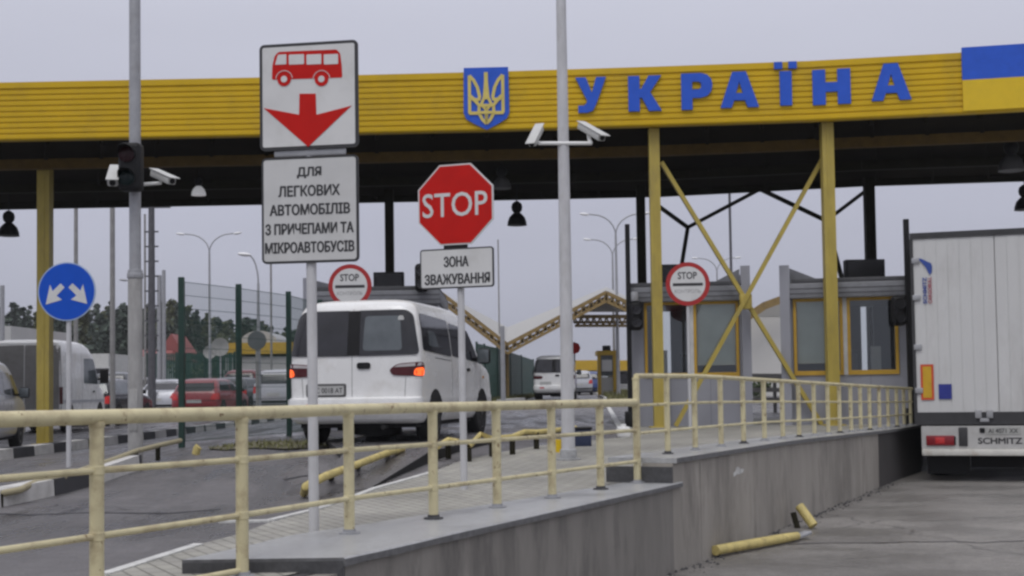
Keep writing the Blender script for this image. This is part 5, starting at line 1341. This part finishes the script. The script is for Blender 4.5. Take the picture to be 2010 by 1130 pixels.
for x0 in (.16, 1.72): MB().box((x0, .25, .10), (x0 + .66, .262, .9)).build('mud_flap', M_under, tr)
for yy in (1.5, 2.85, 4.2):
    for x in (.36, 2.19): wheel(tr, x, yy, .52, .40, -1 if x < 1 else 1)
ch = MB(); ch.box((.75, .3, .78), (.9, 13.0, 1.06)); ch.box((1.65, .3, .78), (1.8, 13.0, 1.06)); ch.box((.1, .3, .95), (2.45, 13.4, 1.06)); ch.box((.4, 1.4, .45), (2.1, 4.4, .56)); ch.build('chassis', M_trgrey, tr)

# ------------------------------------------------------------------ far street lamps and masts
def double_lamp(px, pybase, ytop, Y, span, label, single=0, group='double armed street lamps', head=M_lamphead, r=.07, hs_=.62):
    p = at(px, Y); top = P(px, ytop, Y).z
    t = thing('street_lamp', p, label, 'street lamp', group=group)
    zt = top - p.z
    MB().tube([(0, 0, -.1), (0, 0, zt * .45), (0, 0, zt - 1.0)], [r * 1.35, r, r * .7], 10).build('pole', M_galv, t)
    for s in ((-1, 1) if not single else (single,)):
        pts = [(0, 0, zt - 1.05)] + [(s * span * (1 - math.cos(R(g))) * .75, 0, zt - 1.0 + .95 * math.sin(R(g))) for g in range(10, 91, 16)] + [(s * span * .86, 0, zt - .03)]
        MB().tube(pts, r * .45, 8).build('arm', M_galv, t)
        m = MB().lathe([(.01, -.38), (.10, -.34), (.15, -.1), (.14, .15), (.05, .33), (.01, .36)], axis='X', n=14, m=Matrix.Translation((s * span * .98, 0, zt - .03)) @ Matrix.Rotation(-s * .12, 4, 'Y') @ Matrix.Diagonal((hs_, hs_, .7 * hs_, 1)))
        m.build('lamp_head', head, t)
double_lamp(411, 700, 457, 68, 1.5, 'slim double armed street lamp standing clear left of the tall minibus sign')
double_lamp(1212, 760, 418, 60, 1.42, 'nearer of two double armed street lamps left of the first booth')
double_lamp(1205, 750, 468, 74, 1.42, 'farther, lower of two double armed street lamps left of the first booth')
double_lamp(507, 795, 497, 44, .45, 'single armed street lamp half hidden by the tall minibus sign', single=-1, group='single armed street lamps', r=.06)
double_lamp(262, 780, 548, 70, .55, 'small single armed lamp seen just left of the stepped grey pole', single=-1, group='single armed street lamps', head=M_galv, r=.05)
double_lamp(1410, 700, 505, 90, 1.5, 'faint double armed street lamp behind the first booth roof')
def mast(px, y1, Y, r0, r1, label, mt, group='thin masts behind the canopy', cross=False):
    p = at(px, Y); t = thing('mast', p, label, 'mast', group=group); zt = P(px, y1, Y).z - p.z
    MB().tube([(0, 0, -.1), (0, 0, zt)], [r0, r1], 10).build('pole', mt, t)
    if cross:
        MB().bar((-.75, 0, zt * .985), (.75, 0, zt * .985), .12, .16).build('crossarm', mt, t)
        for x in (-.5, 0, .55): MB().bevbox((x - .12, -.1, zt), (x + .12, .12, zt + .25), .03).build('floodlight', M_black, t)
        for k in range(9): MB().box((-r0 * 1.6, -.02, zt * (.3 + .07 * k)), (r0 * 1.6, .02, zt * (.3 + .07 * k) + .06)).build('step', mt, t)
    return t
M_greypole = mat('weathered_grey_pole', (0.26, 0.255, 0.25), 0.8, var=.15, scale=6)
M_darkpole = mat('dark_grey_mast', (0.09, 0.09, 0.10), 0.7, var=.2)
mast(148, 330, 42, .08, .06, 'dark mast rising behind the round blue sign', M_greypole)
mast(220, 330, 40, .085, .075, 'thin mast between the blue sign and the stepped grey pole', M_greypole)
mast(297, 398, 52, .17, .12, 'thick dark floodlight mast with steps right of the stepped grey pole', M_darkpole, cross=True)
mast(284, 420, 60, .06, .05, 'very thin mast left of the floodlight mast', M_greypole)
mast(312, 540, 58, .12, .10, 'short pale post right of the floodlight mast, left one of two', M_galv)
mast(321, 530, 58, .10, .08, 'short pale post right of the floodlight mast, right one of two', M_galv)
mast(532, 400, 56, .05, .04, 'thin mast seen between the tall minibus sign and the stop sign', M_greypole)
mast(986, 640, 46, .085, .075, 'short pale post in the dip of the distant white roof', M_galv)
mast(980, 470, 60, .04, .03, 'hair thin mast right of the weighing zone plate', M_greypole)
mast(1438, 330, 62, .07, .06, 'thin dark mast behind the yellow X brace', M_darkpole)
mast(3, 560, 70, .16, .12, 'pale post at the left photo edge above the silver van', M_galv)
# round sign seen from behind
p = at(504, 43.0)
t = thing('round_sign', p, 'dark back of a round sign above the far parked cars', 'road sign')
zc = P(505, 668, 43.0).z - p.z
MB().lathe([(.30, 0), (.31, .02), (.01, .025)], (0, -.06, zc), 'Y', 30).build('sign_panel', mat('sign_back_grey', (.11, .115, .12), .6), t)
MB().tube([(0, 0, -.1), (0, 0, zc + .3)], .05, 10).build('pole', M_greypole, t)
p = at(1127, 66)
t = thing('stop_sign', p, 'tiny distant red stop sign just right of the pale light pole', 'stop sign')
zc = P(1127, 683, 66).z - p.z
MB().lathe([(.30, 0), (.30, .03), (.01, .032)], (0, -.08, zc), 'Y', 8).build('sign_panel', M_red, t)
MB().tube([(0, 0, -.1), (0, 0, zc + .3)], .04, 8).build('pole', M_galv, t)

# ------------------------------------------------------------------ distant pavilion with a folded white membrane roof
pav = thing('tent_pavilion', (2.0, 62, 1.1), 'distant pavilion with a folded white membrane roof on ochre lattice trusses', 'pavilion')
M_truss = mat('ochre_truss', (0.25, 0.17, 0.06), 0.6, var=.15)
edge = [(860, 566), (995, 672), (1190, 570), (1236, 592)]
E = [P(px, py, 58) for px, py in edge]
back = [P(866, 574, 72), P(996, 642, 72), P(1190, 563, 72), P(1240, 586, 72)]
m = MB()
for i in range(3):
    n = 8
    for j in range(n):
        t0, t1 = j / n, (j + 1) / n
        a0, a1 = E[i].lerp(E[i + 1], t0), E[i].lerp(E[i + 1], t1); b0_, b1_ = back[i].lerp(back[i + 1], t0), back[i].lerp(back[i + 1], t1)
        m.add([a0, a1, b1_, b0_, a0 - Vector((0, 0, .06)), a1 - Vector((0, 0, .06)), b1_ - Vector((0, 0, .06)), b0_ - Vector((0, 0, .06))], [(0, 1, 2, 3), (7, 6, 5, 4), (0, 4, 5, 1), (3, 2, 6, 7)])
m.build('membrane', M_membrane, pav, True, recalc=False)
def truss(a, b, dep, nseg):
    m = MB(); d = Vector((0, 0, -dep))
    m.bar(a, b, .16, .16); m.bar(a + d, b + d, .12, .12)
    m.bar(a + Vector((0, 1.0, -dep * .5)), b + Vector((0, 1.0, -dep * .5)), .12, .12)
    for i in range(nseg):
        p0, p1 = a.lerp(b, i / nseg), a.lerp(b, (i + .5) / nseg) + d; p2 = a.lerp(b, (i + 1) / nseg)
        m.bar(p0, p1, .07, .07); m.bar(p1, p2, .07, .07); m.bar(p0, p0 + Vector((0, 1, -dep * .5)), .06, .06); m.bar(p1, p1 + Vector((0, 1, dep * .5)), .06, .06)
    return m.build('truss', M_truss, pav, True)
for i, n in ((0, 9), (1, 13), (2, 4)): truss(E[i] - Vector((0, 0, .1)), E[i + 1] - Vector((0, 0, .08)), .38, n)
ga, gb = P(1128, 621, 60), P(1240, 621, 60)
truss(ga, gb, .42, 9)
m = MB(); pk = P(1189, 580, 59.6); l_, r_ = P(1130, 612, 59.6), P(1242, 612, 59.6)
m.add([l_, r_, pk, l_ + Vector((0, .08, 0)), r_ + Vector((0, .08, 0)), pk + Vector((0, .08, 0))], [(0, 1, 2), (5, 4, 3), (0, 3, 4, 1), (1, 4, 5, 2), (2, 5, 3, 0)])
m.build('gable_wall', mat('pale_gable', (0.42, 0.41, 0.40), 0.7), pav, True)
for px, py in ((995, 690), (1242, 630)):
    a = P(px, py, 59); MB().tube([a, (a.x, a.y, gz(a.x, a.y))], .09, 8).build('post', M_truss, pav, True)
# its neighbour between the booths
pv2 = thing('tent_pavilion', (11.5, 62, 1.1), 'pale wall and ochre roof edge of a pavilion seen between the two booths', 'pavilion')
a, b = P(1462, 622, 62), P(1600, 622, 62)
MB().box((a.x, 62, 1.0), (b.x + 2, 62.2, a.z)).build('wall', mat('pale_wall', (0.60, 0.59, 0.56), 0.7, var=.04, scale=.4), pv2, True)
m = MB(); m.bar(P(1440, 640, 61), P(1500, 600, 61), .3, .35); m.bar(P(1500, 600, 61), P(1560, 578, 61), .3, .35); m.build('truss', M_truss, pv2, True)
c0, c1, c2 = P(1462, 622, 62), P(1540, 592, 62), P(1620, 622, 62)
m = MB(); m.add([c0, c1, c2] + [v + Vector((0, 12, 0)) for v in (c0, c1, c2)], [(0, 1, 4, 3), (1, 2, 5, 4), (0, 2, 1)]); m.build('membrane', M_membrane, pv2, True)

# barrier and hedge between the booths
p = P(1500, 780, 34); 
t = thing('barrier_fence', (p.x, 34, gz(p.x, 34)), 'low dark barrier with horizontal bars between the two booths', 'fence')
for py, h in ((739, .22), (765, .16), (783, .12)):
    a, b = P(1455, py, 34), P(1560, py, 34); MB().bar(a, b, .08, h * .7).build('bar', M_greypole, t, True)
for px in (1470, 1520, 1550):
    a = P(px, 738, 34.1); MB().bar(a, (a.x, a.y, gz(a.x, a.y)), .08, .08).build('post', M_greypole, t, True)
def leafball(m, c, r, n, rnd, s=(.1, .2), flat=1.0):
    for _ in range(n):
        v = Vector((rnd.gauss(0, 1), rnd.gauss(0, 1), rnd.gauss(0, 1))).normalized() * (rnd.random() ** .4) * r
        v.z *= flat; p = c + v; a = rnd.uniform(*s)
        n1 = Vector((rnd.gauss(0, 1), rnd.gauss(0, 1), rnd.gauss(0, 1))).normalized(); n2 = n1.cross(Vector((rnd.gauss(0, 1), rnd.gauss(0, 1), rnd.gauss(0, 1)))).normalized()
        m.add([p - n1 * a, p + n2 * a * .7, p + n1 * a, p - n2 * a * .7], [(0, 1, 2, 3)])
rnd = random.Random(11)
def shrub(px, py, Y, r, n, label, mt, flat=1.0, nm='shrub'):
    p = P(px, py, Y); p.z = gz(p.x, Y); t = thing(nm, p, label, 'shrub')
    m = MB()
    for k in range(7): leafball(m, p + Vector((rnd.uniform(-r, r) * .6, rnd.uniform(-r, r) * .4, r * flat * rnd.uniform(.5, 1.3))), r * .55, n // 7, rnd, (.05 * r, .12 * r))
    m.build('foliage', mt, t, True, recalc=False)
    st = MB()
    for k in range(4): st.tube([p, p + Vector((rnd.uniform(-r, r) * .4, rnd.uniform(-r, r) * .3, r * flat))], [.03, .01], 6)
    st.build('stem', M_trunk, t, True)
M_leafg = mat('shrub_leaves', (0.05, 0.075, 0.025), .8, var=.4, scale=2)
shrub(1494, 740, 50, .55, 700, 'dark green shrub behind the bars between the booths', M_leafg)
shrub(388, 735, 74, 1.7, 800, 'olive bush left of the satellite dishes', mat('olive_leaves', (0.10, 0.10, 0.04), .8, var=.4))

# ------------------------------------------------------------------ far buildings
def building(px0, px1, Y, ptop, dep, label, wallm, cat='building', roof=None, band=None, wins=0, gable=False, nm='building'):
    a = at(px0, Y); b = at(px1, Y); zt = P((px0 + px1) / 2, ptop, Y).z; z0 = a.z - .2
    t = thing(nm, ((a.x + b.x) / 2, Y + dep / 2, z0), label, cat)
    MB().box((a.x, Y, z0), (b.x, Y + dep, zt)).build('wall', wallm, t, True)
    if band:
        zc = P((px0 + px1) / 2, band[0], Y).z; zd = P((px0 + px1) / 2, band[1], Y).z
        MB().box((a.x - .2, Y - .3, zd), (b.x + .2, Y + dep + .2, zc)).build('roof_band', band[2], t, True)
    if roof:
        zr = P((px0 + px1) / 2, roof[0], Y).z; m = MB(); xm = (a.x + b.x) / 2; ym = Y + dep / 2; o = .4
        if gable:
            vs = [(a.x - o, Y - o, zt - .1), (b.x + o, Y - o, zt - .1), (b.x + o, Y + dep + o, zt - .1), (a.x - o, Y + dep + o, zt - .1), (xm, Y - o, zr), (xm, Y + dep + o, zr)]
            fs = [(0, 3, 5, 4), (1, 4, 5, 2), (0, 4, 1), (3, 2, 5), (0, 1, 2, 3)]
        else:
            vs = [(a.x - o, Y - o, zt - .1), (b.x + o, Y - o, zt - .1), (b.x + o, Y + dep + o, zt - .1), (a.x - o, Y + dep + o, zt - .1), (a.x + (b.x - a.x) * .12, ym, zr), (b.x - (b.x - a.x) * .12, ym, zr)]
            fs = [(0, 1, 5, 4), (1, 2, 5), (2, 3, 4, 5), (3, 0, 4), (0, 3, 2, 1)]
        m.add(vs, fs).build('roof', roof[1], t, True)
    for k in range(wins):
        x = lerp(a.x, b.x, (k + .5) / wins); zh = a.z + (zt - a.z) * .35
        f_ = MB().box((x - .55, Y - .04, zh), (x + .55, Y + .05, zh + 1.2)).build('window', M_winwhite, t, True)
        MB().box((x - .47, Y - .055, zh + .08), (x + .47, Y - .03, zh + 1.12)).build('pane', M_carglass, f_, True)
    return t
M_wallpale = mat('pale_render', (0.45, 0.45, 0.44), .8, var=.08, scale=.5)
M_wallgrey = mat('grey_render', (0.28, 0.28, 0.29), .8, var=.1, scale=.5)
M_redroof = mat('red_roof', (0.24, 0.07, 0.065), .7, var=.15, scale=1)
M_redwall = mat('red_wall', (0.26, 0.055, 0.05), .7, var=.15, scale=1)
M_ochre = mat('yellow_band', (0.52, 0.33, 0.02), .5, var=.1)
building(324, 352, 88, 690, 3, 'small red house with a gabled roof behind the fence', M_redwall, 'house', (655, M_redroof), gable=True, nm='house', wins=1)
building(236, 318, 84, 704, 8, 'low pale building with a red roof behind the stepped pole', M_wallpale, 'house', (682, M_redroof), nm='house', wins=3)
building(440, 640, 92, 700, 9, 'long pale building with a yellow roof band beyond the parked cars', M_wallpale, band=(672, 694, M_ochre), wins=7)
building(150, 212, 72, 694, 8, 'white box body building behind the panel van', mat('white_render', (.55, .55, .53), .7), wins=2)
building(1128, 1176, 112, 726, 8, 'low far kiosk row with a yellow band, left of the small booth', M_wallgrey, band=(707, 727, M_ochre), wins=3)
building(1206, 1262, 110, 726, 8, 'low far kiosk row with a yellow band, right of the small booth', M_wallgrey, band=(707, 727, M_ochre), wins=2)
building(-60, 20, 80, 640, 10, 'pale building at the left photo edge behind the silver van', M_wallpale, wins=3)
# arched light roof above the long building
a = P(470, 676, 97); b = P(545, 676, 97); m = MB(); n = 12; vs = []
for i in range(n + 1):
    g = math.pi * i / n; x = lerp(a.x, b.x, .5 - .5 * math.cos(g)); z = a.z + 1.0 * math.sin(g); vs += [(x, 97, z), (x, 103, z)]
fs = [(2 * i, 2 * i + 2, 2 * i + 3, 2 * i + 1) for i in range(n)] + [tuple(2 * i for i in range(n + 1)), tuple(2 * i + 1 for i in range(n + 1))]
t = thing('arched_hall', ((a.x + b.x) / 2, 100, 1), 'light grey arched roof rising over the long yellow banded building', 'building')
m.add(vs, fs).build('roof', mat('light_grey_roof', (.42, .43, .45), .5), t, True)
MB().box((a.x, 97.05, 1.0), (b.x, 103, a.z)).build('wall', M_wallpale, t, True)
# satellite dishes
for px, py, r, lb_ in ((431, 681, 18, 'larger white round dish above the green fence'), (411, 691, 13, 'smaller white round dish beside the larger one')):
    p = at(px, 69.5); rr_ = r * 69.5 / F; zc = P(px, py, 69.5).z - p.z
    t = thing('satellite_dish', p, lb_, 'satellite dish')
    MB().lathe([(.01, .14), (rr_ * .5, .1), (rr_ * .85, .03), (rr_, 0), (rr_ * .98, -.02), (rr_ * .5, .05), (.01, .09)], (0, 0, zc), 'Y', 30).build('dish', M_membrane, t)
    MB().tube([(0, .12, 0), (0, .12, zc)], .05, 8).build('pole', M_galv, t)
    MB().tube([(0, .06, zc - rr_ * .6), (0, -.35, zc - .05)], .015, 6).build('feed_arm', M_galv, t)
# small distant lane booth with yellow corner posts
p = at(1190, 72)
t = thing('control_booth', p, 'small distant booth with yellow corner posts and a dark board, left of the first booth', 'booth')
hw = .42
zt = P(1190, 688, 72).z - p.z
MB().box((-hw, 0, 0), (hw, 1.6, zt * .42)).build('wall', M_wallpale, t)
for x in (-hw, hw): MB().box((x - .09, -.1, 0), (x + .09, .1, zt)).build('corner_post', M_ochre, t)
MB().box((-hw, .0, zt * .45), (hw, 1.6, zt * .9)).build('window', M_paleglass, t)
MB().box((-hw - .1, -.15, zt * .9), (hw + .1, 1.7, zt)).build('roof', M_ochre, t)
MB().bevbox((-.22, -.1, zt), (.22, .2, zt + .28), .03).build('display_board', M_black, t)
MB().box((-.28, -.12, zt * .55), (.28, -.1, zt * .8)).build('notice', M_signwhite, t)
# tiny far cars beyond the lane
def far_car(px, Y, paint, label, sc=1.0, rot=0):
    c = car('distant_car', at(px, Y), rot, paint, label, 'wagon', tall=1.15, sc=sc); c['group'] = 'distant cars at the end of the lane'; return c
far_car(1136, 88, M_silver, 'tiny pale car at the end of the lane, right of the pale light pole', rot=R(-4))
far_car(1155, 94, mat('blue_car_paint', (0.03, 0.06, 0.2), .3, coat=.5), 'tiny dark blue car at the end of the lane, left of the small booth', rot=R(-4))

# ------------------------------------------------------------------ far pine wood (reads as one mass)
m = MB(); rnd = random.Random(21)
TOP = [(-400, 606), (-100, 600), (0, 604), (60, 598), (110, 612), (150, 596), (200, 606), (235, 590), (280, 603), (330, 596), (380, 606), (420, 612), (470, 632), (520, 626), (560, 645), (620, 660), (760, 690), (900, 716), (1000, 740)]
px = -420
trees = []
while px < 1000:
    Y = rnd.uniform(125, 185); pt = tab(TOP, px) + rnd.uniform(-9, 16); top = P(px, pt, Y); trees.append((top, Y)); px += rnd.uniform(7, 15)
for top, Y in trees:
    zg = gz(top.x, Y); H = top.z - zg; wd = rnd.uniform(1.6, 2.8)
    m.cur = 2; m.tube([(top.x, Y, zg), (top.x, Y, zg + H * .8)], [.16, .05], 5); m.cur = rnd.choice((0, 0, 1))
    nn = 18; spire = rnd.random() < .45
    for k in range(nn):
        f_ = k / (nn - 1); z = zg + H * lerp(.08, .97, f_); rad = wd * ((1.05 - .95 * f_) if spire else (1.15 - .85 * f_ ** 2)) * rnd.uniform(.6, 1.15)
        g = rnd.uniform(0, 6.28)
        leafball(m, Vector((top.x + math.cos(g) * rad * .5, Y + math.sin(g) * rad * .5, z)), rad * .8, 70, rnd, (.14, .36), .75)
tag(m.build('woodland', [M_leaf, mat('birch_foliage', (0.115, 0.125, 0.07), .9, spec=.1, var=.3, scale=.35), M_trunk], recalc=False), 'dark pine wood along the horizon behind the parked vehicles', 'wood', kind='stuff')
m = MB()
for px in range(1040, 1900, 14):
    Y = rnd.uniform(150, 190); pt = 738 + rnd.uniform(-6, 6); top = P(px, pt, Y); zg = gz(top.x, Y)
    for k in range(6): leafball(m, Vector((top.x + rnd.uniform(-1, 1), Y, lerp(zg, top.z, k / 6))), 1.0, 24, rnd, (.14, .34), .8)
tag(m.build('far_hedge', M_leaf, recalc=False), 'low dark line of far bushes at the end of the lane', 'hedge', kind='stuff')


# ------------------------------------------------------------------ damp air
hz = bpy.data.materials.new('damp_air'); hz.use_nodes = True; t_ = hz.node_tree; t_.nodes.clear()
o_ = t_.nodes.new('ShaderNodeOutputMaterial'); v_ = t_.nodes.new('ShaderNodeVolumePrincipled')
v_.inputs['Color'].default_value = (0.92, 0.93, 0.96, 1); v_.inputs['Density'].default_value = 0.0004
t_.links.new(v_.outputs[0], o_.inputs['Volume'])
h_ = MB().box((-400, -15, -1.6), (400, 800, 20)).build('haze', hz)
tag(h_, 'thin pale damp haze over the whole crossing', 'haze', kind='stuff')
